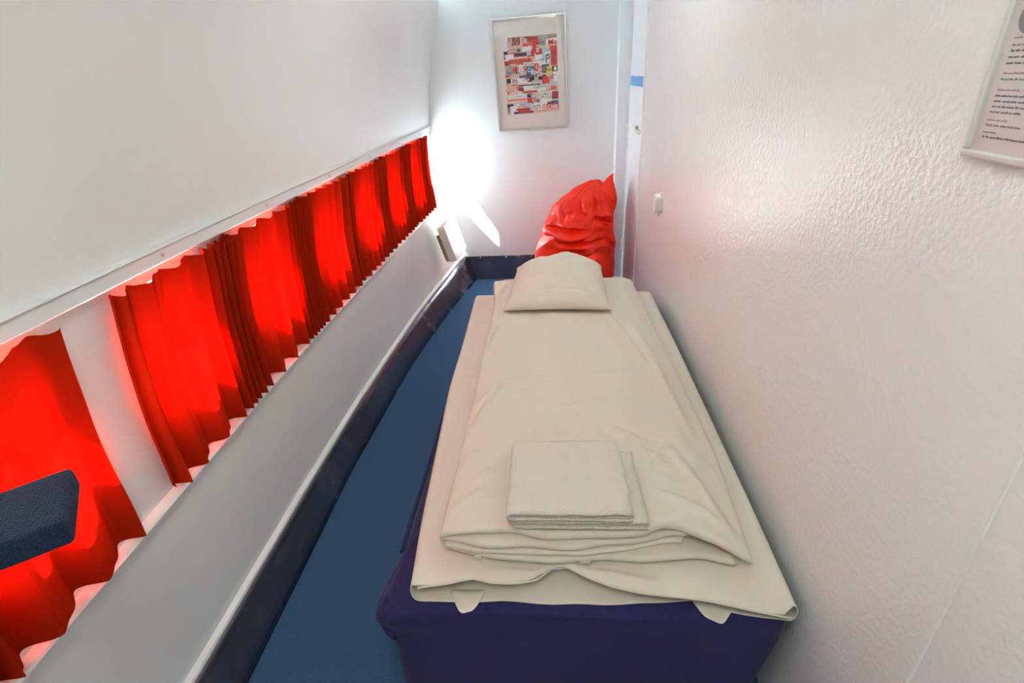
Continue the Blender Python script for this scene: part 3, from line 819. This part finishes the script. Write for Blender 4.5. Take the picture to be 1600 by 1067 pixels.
# ------------------------------------------------------------------ pillow
pil = empty('pillow', (0.02, 2.38, 0.58))
tag(pil, 'plump white pillow lying on the folded duvet at the head of the bed', 'pillow')
def pillow_mesh():
    N = 70; top, bot = [], []
    a, b_ = 0.245, 0.262
    for j in range(N + 1):
        v = -1 + 2 * j / N; v = math.sin(v * PI / 2) * 0.55 + v * 0.45
        for i in range(N + 1):
            u = -1 + 2 * i / N; u = math.sin(u * PI / 2) * 0.55 + u * 0.45
            px_ = a * u * (1 - 0.07 * (1 - v * v) * abs(u) ** 3)
            py_ = b_ * v * (1 - 0.06 * (1 - u * u) * abs(v) ** 3)
            # rear edge is pushed narrower, as the pillow is squeezed into a hump
            px_ *= 1 - 0.07 * sstep(-0.2, 1.0, v)
            e = max(0.0, (1 - u * u)) ** 0.42 * max(0.0, 1 - v * v) ** 0.48
            hump = 0.143 * e * (0.72 + 0.36 * sstep(-0.9, 0.3, v)) * (1 + 0.10 * u)
            wr = 0.009 * fbm(u * 2.2 + 3, v * 2.2, 9) + 0.012 * e * abs(noise.noise(Vector((u * 3 + v * 1.5, v * 4 - u, 2)))) + 0.007 * e * crumple(u * 0.4, v * 0.4, 6.0, 5.0)
            # soft crease along the near seam and two pulls towards the corners
            wr -= 0.007 * math.exp(-((v + 0.72 + 0.04 * u) / 0.045) ** 2) * (1 - u * u)
            wr += 0.006 * math.exp(-((v - 0.9 * u - 0.15) / 0.06) ** 2) * e + 0.006 * math.exp(-((v + 0.7 * u - 0.5) / 0.07) ** 2) * e
            base = 0.006 + 0.012 * (1 - e)
            c = Vector((px_, py_))
            rot = math.radians(-2); X = c.x * math.cos(rot) - c.y * math.sin(rot); Y = c.x * math.sin(rot) + c.y * math.cos(rot)
            zc = 0.586 + 0.012 + 0.020 * (abs(u) ** 6) * sstep(0.2, 1, v)
            top.append((0.018 + X, 2.405 + Y, zc + hump + wr * e)); bot.append((0.018 + X, 2.405 + Y, zc - 0.014 * e))
    w = N + 1; verts = top + []; bi = {}
    for j in range(N + 1):
        for i in range(N + 1):
            k = j * w + i
            if i in (0, N) or j in (0, N): bi[k] = k
            else: bi[k] = len(verts); verts.append(bot[k])
    faces = []
    for j in range(N):
        for i in range(N):
            A, B_, C, D = j * w + i, j * w + i + 1, (j + 1) * w + i + 1, (j + 1) * w + i
            faces.append((A, B_, C, D)); faces.append((bi[D], bi[C], bi[B_], bi[A]))
    return from_py('pillow_case', verts, faces, M_PILLOW, pil)
pillow_mesh(); adopt(pil)

# ------------------------------------------------------------------ towels: folded terry cloth
def towel(name, x0, x1, y0, y1, zb, th, label, seed, layers=2):
    """ribbon folded back and forth in section, swept along the bed"""
    vv, ff = [], []
    g = 0.0006
    t = th / (layers * 2) - g
    ny = 34
    for L in range(layers):         # nested U folds, round side to the left
        zo0 = zb + L * (t + g) ; zo1 = zb + th - L * (t + g)      # outer faces of lower and upper run
        rad = (zo1 - zo0) / 2
        xl = x0 + rad + L * 0.010; xr = x1 - 0.004 * L
        outer, inner = [], []
        m_ = 20
        for k in range(m_ + 1):
            s = k / m_; outer.append((lerp(xr, xl, s), zo0)); inner.append((lerp(xr, xl, s), zo0 + t))
        for k in range(1, 10):
            a = PI * k / 10
            outer.append((xl - rad * math.sin(a), zb + th / 2 - rad * math.cos(a)))
            ri = max(rad - t, 0.0008)
            inner.append((xl - ri * math.sin(a), zb + th / 2 - ri * math.cos(a)))
        for k in range(m_ + 1):
            s = k / m_; outer.append((lerp(xl, xr, s), zo1)); inner.append((lerp(xl, xr, s), zo1 - t))
        sec = outer + inner[::-1]; n = len(sec); b0 = len(vv)
        for j in range(ny + 1):
            v = j / ny
            for k, (x, z) in enumerate(sec):
                rc = 0.028; dx = min(x - x0, 0.10)
                cut = rc - math.sqrt(max(0, rc * rc - max(0, rc - dx) ** 2)) if dx < rc else 0
                fy0 = y0 + 0.004 * L + 0.003 * noise.noise(Vector((x * 20, z * 90, seed)))
                fy1 = y1 - cut - 0.004 * L + 0.005 * noise.noise(Vector((x * 9, z * 20, seed + 3)))
                y = lerp(fy0, fy1, v)
                up = (z - zb) / th
                edge = 1 - prof(min(v, 1 - v) * (y1 - y0), 0.012)
                zz = z - 0.0028 * edge * up + up * (0.0022 * fbm(x * 12, y * 12, seed) + 0.0012 * math.sin(x * 60 + seed) * math.exp(-((v) / 0.2) ** 2))
                zz += up * 0.0035 * math.exp(-((v - 0.42 - 0.05 * math.sin(x * 18)) / 0.03) ** 2)
                vv.append((x + 0.010 * (0.5 - v) * 0.6 + 0.004 * noise.noise(Vector((y * 8, z * 60, seed + 8))), y, max(zz, zb)))
        for j in range(ny):
            for k in range(n):
                k2 = (k + 1) % n
                ff.append((b0 + j * n + k, b0 + j * n + k2, b0 + (j + 1) * n + k2, b0 + (j + 1) * n + k))
        # end caps as strips between outer and inner runs
        h = len(outer)
        for e in (0, ny):
            for k in range(h - 1):
                ff.append((b0 + e * n + k, b0 + e * n + k + 1, b0 + e * n + n - 2 - k, b0 + e * n + n - 1 - k))
    o = from_py(name, vv, ff, M_TOWEL)
    tag(o, label, 'towel', 'folded white towels on the duvet')
    return o
towel('folded_towel', -0.112, 0.208, 0.892, 1.150, 0.584, 0.024, 'lower folded white towel on the duvet, its edge showing right under the upper towel', 2.0)
towel('folded_towel', -0.124, 0.170, 0.888, 1.160, 0.613, 0.026, 'upper folded white towel on top of the other one at the foot of the bed', 6.0)

# ------------------------------------------------------------------ beanbag
bbag = empty('beanbag', (0.16, 3.72, 0.0))
tag(bbag, 'crumpled orange red beanbag leaning in the far right corner beside the door post', 'beanbag')
rad = smooth_table([(0.0, 0.27), (0.05, 0.315), (0.18, 0.325), (0.36, 0.305), (0.50, 0.285), (0.58, 0.262), (0.70, 0.225), (0.77, 0.180), (0.81, 0.130), (0.84, 0.070), (0.862, 0.020)], 0.015)
ctx = smooth_table([(0.0, 0.165), (0.36, 0.165), (0.58, 0.195), (0.70, 0.235), (0.80, 0.272), (0.862, 0.312)], 0.04)
cty = smooth_table([(0.0, 3.72), (0.5, 3.74), (0.8, 3.80), (0.90, 3.82)], 0.05)
folds = [  # crisp creases: (angle, z) ends, depth, width
    ((-2.7, 0.585), (-1.35, 0.575), 0.030, 0.020), ((-2.2, 0.500), (-1.0, 0.510), 0.030, 0.018), ((-1.9, 0.49), (-1.2, 0.56), 0.022, 0.02),
    ((-1.3, 0.66), (-0.7, 0.60), 0.034, 0.022), ((-1.1, 0.72), (-0.9, 0.62), 0.03, 0.02), ((-2.0, 0.76), (-1.6, 0.66), 0.025, 0.02), ((-1.5, 0.80), (-1.3, 0.70), 0.03, 0.018),
    ((-2.6, 0.74), (-2.2, 0.64), 0.02, 0.02), ((-1.8, 0.40), (-1.1, 0.43), 0.014, 0.02), ((-1.6, 0.33), (-0.9, 0.36), 0.010, 0.02), ((-0.9, 0.52), (-0.6, 0.44), 0.03, 0.025)]
FT, FZ = 15, 12
fr_ = random.Random(23)
FG = [[fr_.uniform(-1, 1) for _ in range(FT)] for _ in range(FZ + 2)]
def facet(th, z):
    # triangular facets: piecewise flat dents with crisp ridges between them
    a = (th + PI) / (2 * PI) * FT + 0.55 * noise.noise(Vector((th * 0.9, z * 5, 3))); b_ = z / 0.87 * FZ + 0.6 * noise.noise(Vector((math.cos(th) * 1.3, math.sin(th) * 1.3, z * 3)))
    b_ += 0.5 * (int(math.floor(a)) % 2) * 0
    i, j = int(math.floor(a)), int(math.floor(b_)); fa, fb = a - i, b_ - j
    j = max(0, min(FZ, j)); g = lambda ii, jj: FG[min(FZ + 1, max(0, jj))][ii % FT]
    if (i + j) % 2 == 0:
        if fa + fb < 1: return g(i, j) + (g(i + 1, j) - g(i, j)) * fa + (g(i, j + 1) - g(i, j)) * fb
        return g(i + 1, j + 1) + (g(i, j + 1) - g(i + 1, j + 1)) * (1 - fa) + (g(i + 1, j) - g(i + 1, j + 1)) * (1 - fb)
    if fb < fa: return g(i, j) + (g(i + 1, j) - g(i, j)) * fa + (g(i + 1, j + 1) - g(i + 1, j)) * fb
    return g(i, j) + (g(i + 1, j + 1) - g(i, j + 1)) * fa + (g(i, j + 1) - g(i, j)) * fb
def bean(u, v):
    th = 2 * PI * u - PI
    z = 0.862 * (v ** 0.9)
    r = rad(z)
    am = sstep(0.30, 0.56, z) * (1 - 0.6 * sstep(0.80, 0.88, z))
    c, s = math.cos(th), math.sin(th)
    P = Vector((c * 1.5, s * 1.5, z * 5.5))
    d1 = noise.voronoi(P * 1.25 + Vector((3.1, 0.4, 1.7)))[0]
    cr = (d1[1] - d1[0])
    n2 = abs(noise.noise(P * 1.6 + Vector((7, 2, 1))))
    dr = am * (0.034 * facet(th, z) + 0.020 * (min(cr, 0.6) - 0.28)) + 0.012 * noise.noise(P * 0.7)
    dr += 0.004 * noise.noise(P * 4) * sstep(0.05, 0.4, z)
    for (a, b_, dep, w) in folds:
        dd, t = seg_d(th * 0.28, z, (a[0] * 0.28, a[1]), (b_[0] * 0.28, b_[1]))
        if dd < 0.09:
            k = math.sin(PI * clamp(0.1 + 0.8 * t))
            dr -= dep * math.exp(-(dd / (w * 0.55)) ** 2) * k
            dr += dep * 0.55 * math.exp(-((dd - w * 1.6) / w) ** 2) * k
    rr = max(0.006, r + dr)
    x = ctx(z) + rr * c * 1.0; y = cty(z) + rr * s * 0.98
    lim = 0.455 + 0.006 * noise.noise(Vector((y * 9, z * 9, 0)))
    if x > lim - 0.05: x = lim - 0.05 + 0.05 * (1 - math.exp(-(x - lim + 0.05) / 0.05))
    if y > 4.14: y = 4.14
    # the top corner of the sack stands up as a pinched ear
    ear = sstep(0.80, 0.86, z)
    return (x, y, z)
nu, nv = 260, 200
verts = [bean(i / nu, j / nv) for j in range(nv + 1) for i in range(nu)]
faces = [(j * nu + i, j * nu + (i + 1) % nu, (j + 1) * nu + (i + 1) % nu, (j + 1) * nu + i) for j in range(nv) for i in range(nu)]
faces += [tuple(range(nu))[::-1], tuple(nv * nu + i for i in range(nu))]
bg_ = from_py('beanbag_shell', verts, faces, M_BEAN, bbag)
# pinched ear of cloth with a folded edge
ev, ef = [], []
path = [(0.345, 3.77, 0.60, 0.085), (0.352, 3.765, 0.68, 0.092), (0.366, 3.76, 0.745, 0.080), (0.376, 3.765, 0.80, 0.060), (0.388, 3.775, 0.848, 0.042), (0.402, 3.785, 0.885, 0.024), (0.421, 3.79, 0.910, 0.007)]
for i, (x, y, z, w) in enumerate(path):
    for k in range(16):
        a = 2 * PI * k / 16
        rr = w * (1 + 0.18 * math.sin(3 * a + i))
        ev.append((min(x + rr * math.cos(a), 0.462), y - 0.03 + 0.55 * rr * math.sin(a), z + 0.25 * rr * math.sin(a + 1)))
for i in range(len(path) - 1):
    for k in range(16): ef.append((i * 16 + k, i * 16 + (k + 1) % 16, (i + 1) * 16 + (k + 1) % 16, (i + 1) * 16 + k))
ef += [tuple(range(16)), tuple((len(path) - 1) * 16 + k for k in range(16))]
er = from_py('sack_corner', ev, ef, M_BEAN, bbag)
sb = er.modifiers.new('sub', 'SUBSURF'); sb.levels = 2; sb.render_levels = 2
adopt(bbag)

# ------------------------------------------------------------------ light switch on the right wall
sw = empty('wall_switch', (XW, 2.70, 0.935))
tag(sw, 'small rounded cream wall switch on the right wall beyond the head of the bed', 'switch')
bm = bmesh.new(); add_box(bm, XW - 0.008, XW, 2.655, 2.745, 0.888, 0.986)
bmesh.ops.bevel(bm, geom=[e for e in bm.edges if abs(e.verts[0].co.x - e.verts[1].co.x) > 0.004], offset=0.02, segments=5, affect='EDGES')
from_bm('switch_plate', bm, M_TRIM, sw)
def pad(u, v):
    a = 2 * PI * u; q = 1 - v
    cy, sz = math.cos(a), math.sin(a)
    k = (abs(cy) ** 4 + abs(sz) ** 4) ** -0.25
    r_ = min(1.0, q * 1.6) if v > 0.375 else 1.0
    x = XW - 0.007 - 0.026 * (min(v / 0.375, 1.0) if v <= 0.375 else 1.0) - (0.004 * (1 - r_ * r_) if v > 0.375 else 0)
    if v > 0.375: r_ = max(r_, 0.02)
    rr_ = r_ * (0.94 if 0.3 < v <= 0.375 else 1.0)
    return (x, 2.70 + 0.038 * k * cy * rr_, 0.937 + 0.043 * k * sz * rr_)
grid_mesh('switch_rocker', 40, 14, pad, M_SWITCH, sw, closed_u=True)
cyl('cord_stub', (XW - 0.012, 2.70, 0.888), (0, 0, -1), 0.004, 0.022, M_TRIM, sw, 10)
adopt(sw)

# ------------------------------------------------------------------ framed collage on the far wall
pic = empty('framed_picture', (-0.141, YB, 1.55))
tag(pic, 'silver framed collage of printed words hanging slightly crooked on the far wall', 'picture')
PW, PH = 0.520, 0.727
PM = Matrix.Translation((-0.141, YB, 1.549)) @ Matrix.Rotation(math.radians(-1.1), 4, 'Y')   # local x right, z up, -y into the room
def pbox(bm, x0, x1, z0, z1, y0, y1, mi=0): add_box(bm, x0, x1, y0, y1, z0, z1, PM, mi)
bm = bmesh.new(); fw = 0.011
pbox(bm, -PW / 2, PW / 2, PH / 2 - fw, PH / 2, -0.024, -0.001); pbox(bm, -PW / 2, PW / 2, -PH / 2, -PH / 2 + fw, -0.024, -0.001)
pbox(bm, -PW / 2, -PW / 2 + fw, -PH / 2 + fw, PH / 2 - fw, -0.024, -0.001); pbox(bm, PW / 2 - fw, PW / 2, -PH / 2 + fw, PH / 2 - fw, -0.024, -0.001)
mod_bevel(from_bm('picture_frame', bm, M_FRAME, pic), 0.0015)
bm = bmesh.new(); pbox(bm, -PW / 2 + 0.008, PW / 2 - 0.008, -PH / 2 + 0.008, PH / 2 - 0.008, -0.012, -0.004); from_bm('mat_board', bm, M_MATB, pic)
bm = bmesh.new(); bm.faces.new([bm.verts.new(PM @ Vector((a * (PW / 2 - 0.009), -0.0185, b_ * (PH / 2 - 0.009)))) for a, b_ in ((-1, -1), (1, -1), (1, 1), (-1, 1))]); from_bm('picture_glass', bm, glass_mat('picture_glazing', 0.03), pic)
# collage print
CC = {'r': (0.72, 0.05, 0.04), 'o': (0.80, 0.16, 0.07), 'k': (0.02, 0.02, 0.025), 'n': (0.03, 0.035, 0.12), 'b': (0.05, 0.16, 0.42), 'w': (0.86, 0.85, 0.84),
      'p': (0.80, 0.50, 0.40), 'g': (0.48, 0.42, 0.37), 'd': (0.12, 0.16, 0.14), 'y': (0.85, 0.66, 0.08), 't': (0.42, 0.28, 0.21), 'c': (0.70, 0.60, 0.50), 'm': (0.28, 0.03, 0.05), 'l': (0.42, 0.60, 0.74), 's': (0.60, 0.58, 0.58)}
CKEYS = list(CC)
CM = [mat('print_' + n_, CC[k], 0.75) for k, n_ in zip(CKEYS, ('red', 'orange', 'black', 'navy', 'blue', 'white', 'peach', 'taupe', 'green', 'yellow', 'brown', 'cream', 'maroon', 'sky', 'grey'))]
cx0, cx1, cz0, cz1 = -PW / 2 + 0.145 * PW, -PW / 2 + 0.872 * PW, PH / 2 - 0.845 * PH, PH / 2 - 0.165 * PH
def cuv(u, v): return lerp(cx0, cx1, u), lerp(cz1, cz0, v)
bm = bmesh.new()
lvl = [0]
def cr(u0, v0, u1, v1, c):
    lvl[0] += 1
    x0, z0 = cuv(u0, v1); x1, z1 = cuv(u1, v0)
    y = -0.0122 - 0.000008 * lvl[0]
    vs4 = [bm.verts.new(PM @ Vector(p)) for p in ((x0, y, z0), (x1, y, z0), (x1, y, z1), (x0, y, z1))]
    bm.faces.new(vs4).material_index = CKEYS.index(c)
cr(0, 0, 1, 1, 'c')
rr = random.Random(12)
for k in range(120):     # paper scraps underneath
    u, v = rr.random(), rr.random(); w, h = rr.uniform(0.05, 0.22), rr.uniform(0.015, 0.055)
    cr(max(0, u - w / 2), max(0, v - h / 2), min(1, u + w / 2), min(1, v + h / 2), rr.choice('wwwppcgsonrwpw'))
for q in ((0, 0, .09, .17, 'w'), (.09, 0, .36, .13, 'p'), (.165, .005, .315, .085, 'm'), (.36, 0, .43, .075, 'g'), (.41, .005, .50, .05, 'n'), (.41, .03, .49, .075, 'w'),
          (.44, .01, .66, .10, 'r'), (.44, .06, .66, .12, 'r'), (.52, .06, .61, .27, 'r'), (.66, 0, .85, .13, 'g'), (.85, 0, 1, .2, 't'), (.80, .05, 1, .14, 'w'), (.36, .13, .52, .19, 'w'),
          (.0, .17, .07, .22, 'n'), (.10, .14, .25, .2, 'p'), (.25, .15, .32, .19, 'd'), (.20, .20, .44, .245, 'n'), (.42, .185, .52, .25, 'n'), (.43, .19, .51, .24, 'w'),
          (.02, .21, .18, .29, 'w'), (.18, .245, .45, .27, 'p'), (0, .295, .09, .345, 'r'), (.09, .275, .54, .335, 'o'), (.52, .26, .60, .31, 'p'), (.58, .22, .74, .31, 'w'), (.60, .22, .72, .24, 'r'),
          (.72, .17, .85, .33, 'l'), (.76, .22, .90, .36, 'w'), (.84, .23, .90, .34, 's'), (.88, .15, 1, .39, 'r'), (.36, .325, .60, .36, 'w'), (.02, .35, .16, .47, 'g'), (.16, .37, .24, .46, 'o'),
          (.21, .38, .29, .46, 'n'), (.26, .38, .35, .45, 'w'), (.35, .38, .42, .45, 'r'), (.41, .38, .57, .50, 'b'), (.49, .44, .57, .52, 'l'), (.56, .35, .64, .44, 'r'), (.63, .39, .72, .45, 'p'),
          (.71, .37, .84, .48, 'd'), (.79, .40, .91, .49, 'y'), (.90, .40, 1, .47, 'k'), (.93, .41, .98, .46, 'w'), (.27, .49, .56, .525, 'n'), (.46, .52, .70, .565, 'k'), (.55, .455, .63, .56, 'c'),
          (.70, .50, .78, .62, 'm'), (.72, .53, .84, .62, 'r'), (.82, .51, .92, .56, 'o'), (.84, .56, 1, .66, 's'), (.92, .48, 1, .60, 'w'), (.12, .52, .26, .56, 'w'), (.24, .54, .42, .60, 'w'),
          (.02, .52, .10, .58, 'k'), (.0, .60, .24, .70, 'p'), (.24, .60, .44, .65, 'p'), (.24, .615, .66, .632, 'n'), (.20, .64, .34, .66, 'r'), (.33, .63, .50, .70, 'w'), (.50, .63, .62, .68, 'w'),
          (.62, .645, .84, .665, 'l'), (.24, .66, .34, .70, 'm'), (.40, .675, .48, .695, 'y'), (.48, .67, .76, .705, 'w'), (.80, .66, 1, .72, 'p'), (.86, .66, .97, .71, 'o'), (.33, .70, .60, .725, 'r'),
          (.02, .69, .05, .74, 'r'), (.06, .69, .28, .74, 'w'), (.02, .74, .40, .79, 'w'), (.44, .73, .49, .77, 'g'), (.49, .73, .66, .79, 'c'), (.66, .73, .86, .85, 'w'), (.88, .73, 1, .83, 'k'), (.89, .735, 1, .82, 'm'),
          (0, .79, .42, .83, 'p'), (.03, .80, .40, .815, 'o'), (.40, .80, .56, .87, 'r'), (.50, .81, .62, .85, 'w'), (.24, .83, .40, .87, 's'), (.24, .86, .48, .895, 'l'), (.0, .86, .12, .90, 'n'), (.52, .85, .80, .90, 'w'),
          (.78, .87, 1, .89, 'n'), (.89, .85, .99, .91, 'b'), (.0, .90, .045, .97, 'n'), (.01, .91, .035, .96, 'w'), (.06, .89, .20, 1, 'w'), (.17, .93, .44, .955, 'm'), (.20, .95, .46, .97, 'r'), (.46, .89, .68, .96, 'w'),
          (.68, .89, .8, .97, 'p'), (.78, .89, 1, .97, 'r'), (.12, .97, .5, 1, 'n'), (.22, .975, .46, .99, 'r'), (.5, .965, 1, 1, 'p')):
    cr(*q)
# word-like strokes too small to read
for k in range(60):
    u, v = rr.random() * .9, rr.random() * .97; w = rr.uniform(0.03, 0.12)
    c = rr.choice('kknrmk'); n_ = int(w / 0.014)
    for i in range(n_):
        h = rr.choice((0.008, 0.012)); cr(u + i * 0.014, v + 0.012 - h, u + i * 0.014 + 0.008, v + 0.012, c) if u + i * 0.014 + 0.008 < 1 else None
# the scalloped red edge under the big letters
for k in range(4): cr(.165 + k * .04, .085, .165 + k * .04 + .022, .105, 'm')

def text_into(bm, s, u0, v0, u1, v1, c, bold=0.0, shear=0.0):
    cu = bpy.data.curves.new('lettering', 'FONT'); cu.body = s; cu.size = 1.0; cu.offset = bold; cu.shear = shear; cu.resolution_u = 3
    ob = bpy.data.objects.new('lettering', cu); COL.objects.link(ob)
    dg = bpy.context.evaluated_depsgraph_get(); dg.update()
    me = bpy.data.meshes.new_from_object(ob.evaluated_get(dg))
    xs_ = [v.co.x for v in me.vertices]; ys_ = [v.co.y for v in me.vertices]
    ax, bx, ay, by = min(xs_), max(xs_), min(ys_), max(ys_)
    x0, z0 = cuv(u0, v1); x1, z1 = cuv(u1, v0)
    lvl[0] += 1; yy = -0.0132 - 0.000004 * lvl[0]
    mp = [bm.verts.new(PM @ Vector((lerp(x0, x1, (v.co.x - ax) / (bx - ax)), yy, lerp(z0, z1, (v.co.y - ay) / (by - ay))))) for v in me.vertices]
    for p in me.polygons:
        try: bm.faces.new([mp[i] for i in p.vertices]).material_index = CKEYS.index(c)
        except ValueError: pass
    bpy.data.objects.remove(ob); bpy.data.curves.remove(cu); bpy.data.meshes.remove(me)
for a in (('U', .17, .012, .21, .08, 'p'), ('D', .235, .012, .29, .08, 'p'), ('M', .10, .03, .14, .06, 'b'), ('PAR', .49, .012, .65, .055, 'm', .02), ('O', .445, .075, .48, .10, 'w', .02), ('on', .50, .085, .54, .10, 'w'),
          ('LS', .47, .11, .545, .165, 'w', .02), ('For', .67, .05, .79, .13, 'd', 0, .3), ('Me', .84, .062, 1.0, .135, 'r', .02), ('KAY', .14, .145, .24, .165, 'm'), ('PRO', .60, .135, .68, .155, 'n'), ('VALUABLE', .20, .207, .42, .24, 'm', .01),
          ('AND', .435, .2, .505, .23, 'n'), ('ALL-PURPOSE', .06, .29, .49, .328, 'm', .01), ('IMPOR', .33, .338, .56, .36, 'k'), ('AS', .14, .39, .21, .44, 'r', .02), ('E', .23, .39, .27, .45, 'p', .02), ('C', .285, .39, .335, .445, 'g', .02), ('C', .36, .39, .41, .445, 'w', .02),
          ('Co', .43, .40, .545, .455, 'w', .02, .2), ('1', .59, .36, .61, .42, 'w', .02), ('Flash', .02, .42, .14, .46, 'n', 0, .3), ('A BREAD STORY', .28, .497, .545, .518, 'p'), ('1', .58, .48, .60, .53, 'k'), ('P', .78, .25, .86, .35, 'd', .02), ('SIDE', .885, .215, .99, .255, 'n'), ('O', .89, .295, .94, .335, 'n', .02),
          ('SPA', .12, .53, .23, .575, 'm', .02), ('IT', .73, .41, .77, .455, 'w'), ('Best', .81, .43, .89, .46, 'k'), ('ETY', .82, .51, .91, .555, 'w'), ('MEN', .74, .565, .83, .60, 'o'), ('Scone', .52, .635, .63, .675, 'n'),
          ('HAS', .22, .67, .33, .70, 'n'), ('LESK', .02, .70, .24, .735, 'o', .01), ('NATION', .06, .75, .40, .785, 's'), ('88', .44, .735, .49, .765, 'k'), ('ATIO', .67, .745, .86, .82, 'd'), ('SO', .89, .745, 1.0, .81, 'r', .02), ('og', .52, .815, .63, .865, 'k', .03),
          ('UPLIFT', .47, .90, .65, .95, 'n'), ('CARE', .79, .905, .98, .96, 'w', .03), ('BRIGHT', .30, .90, .44, .925, 'o'), ('I', .015, .915, .03, .955, 'n', .02)):
    text_into(bm, *a)
pr = from_bm('collage_print', bm, CM, pic)
adopt(pic)

# ------------------------------------------------------------------ framed notice on the right wall (runs out of the frame)
nf = empty('framed_notice', (XW, 0.55, 1.70))
tag(nf, 'pale framed sheet of small printed notices at the top right edge on the right wall', 'notice')
NY0, NY1, NZ0, NZ1 = 0.34, 0.762, 1.424, 2.02      # along the wall, and height
fw = 0.0095
bm = bmesh.new()
add_box(bm, XW - 0.011, XW, NY0, NY1, NZ0, NZ0 + fw); add_box(bm, XW - 0.011, XW, NY0, NY1, NZ1 - fw, NZ1)
add_box(bm, XW - 0.011, XW, NY1 - fw, NY1, NZ0 + fw, NZ1 - fw); add_box(bm, XW - 0.011, XW, NY0, NY0 + fw, NZ0 + fw, NZ1 - fw)
mod_bevel(from_bm('notice_frame', bm, M_FRAME2, nf), 0.003, 3)
bm = bmesh.new(); add_box(bm, XW - 0.005, XW - 0.002, NY0 + 0.006, NY1 - 0.006, NZ0 + 0.006, NZ1 - 0.006); from_bm('notice_sheet', bm, M_PAPER, nf)
bm = bmesh.new(); bm.faces.new([bm.verts.new((XW - 0.008, y, z)) for y, z in ((NY0 + 0.007, NZ0 + 0.007), (NY1 - 0.007, NZ0 + 0.007), (NY1 - 0.007, NZ1 - 0.007), (NY0 + 0.007, NZ1 - 0.007))]); from_bm('notice_glass', bm, glass_mat('notice_glazing', 0.02), nf)
bm = bmesh.new(); rn = random.Random(4)
def nline(z, ystart, width, h, mi):
    y = ystart
    while y > ystart - width:
        w = rn.uniform(0.004, 0.012)
        k = 0.0
        while k < w:
            hh = h * rn.choice((0.75, 0.75, 1.0, 0.6)); add_box(bm, XW - 0.0054, XW - 0.005, y - k - 0.0011, y - k, z, z + hh, None, mi); k += 0.0016
        y -= w + 0.0022
TY = NY1 - fw - 0.012
for z, wd, h, mi in ((1.557, .05, .0026, 2), (1.5495, .025, .0022, 1), (1.5435, .09, .0028, 0), (1.537, .10, .0028, 0), (1.5305, .085, .0028, 0), (1.520, .03, .0022, 2), (1.5135, .085, .0022, 1), (1.502, .022, .0022, 2), (1.4955, .09, .0024, 0), (1.4895, .10, .0024, 0), (1.4835, .095, .0024, 0),
                     (1.4775, .04, .0024, 0), (1.4685, .03, .0022, 2), (1.4625, .045, .0024, 1), (1.4545, .022, .0022, 2), (1.449, .10, .0024, 0), (1.4575, .0, .0, 1)):
    if h: nline(z, TY - rn.uniform(0, 0.001), wd, h, mi)
for z in (1.59, 1.61, 1.64, 1.70, 1.72, 1.74, 1.80, 1.82): nline(z, TY - 0.09, 0.18, 0.004, 0)
from_bm('notice_print', bm, [M_INK, M_INK2, M_INKR], nf)
cyl('printed_disc', (XW - 0.005, 0.7255, 1.579), (-1, 0, 0), 0.0175, 0.0004, M_DISC, nf, 32)
adopt(nf)
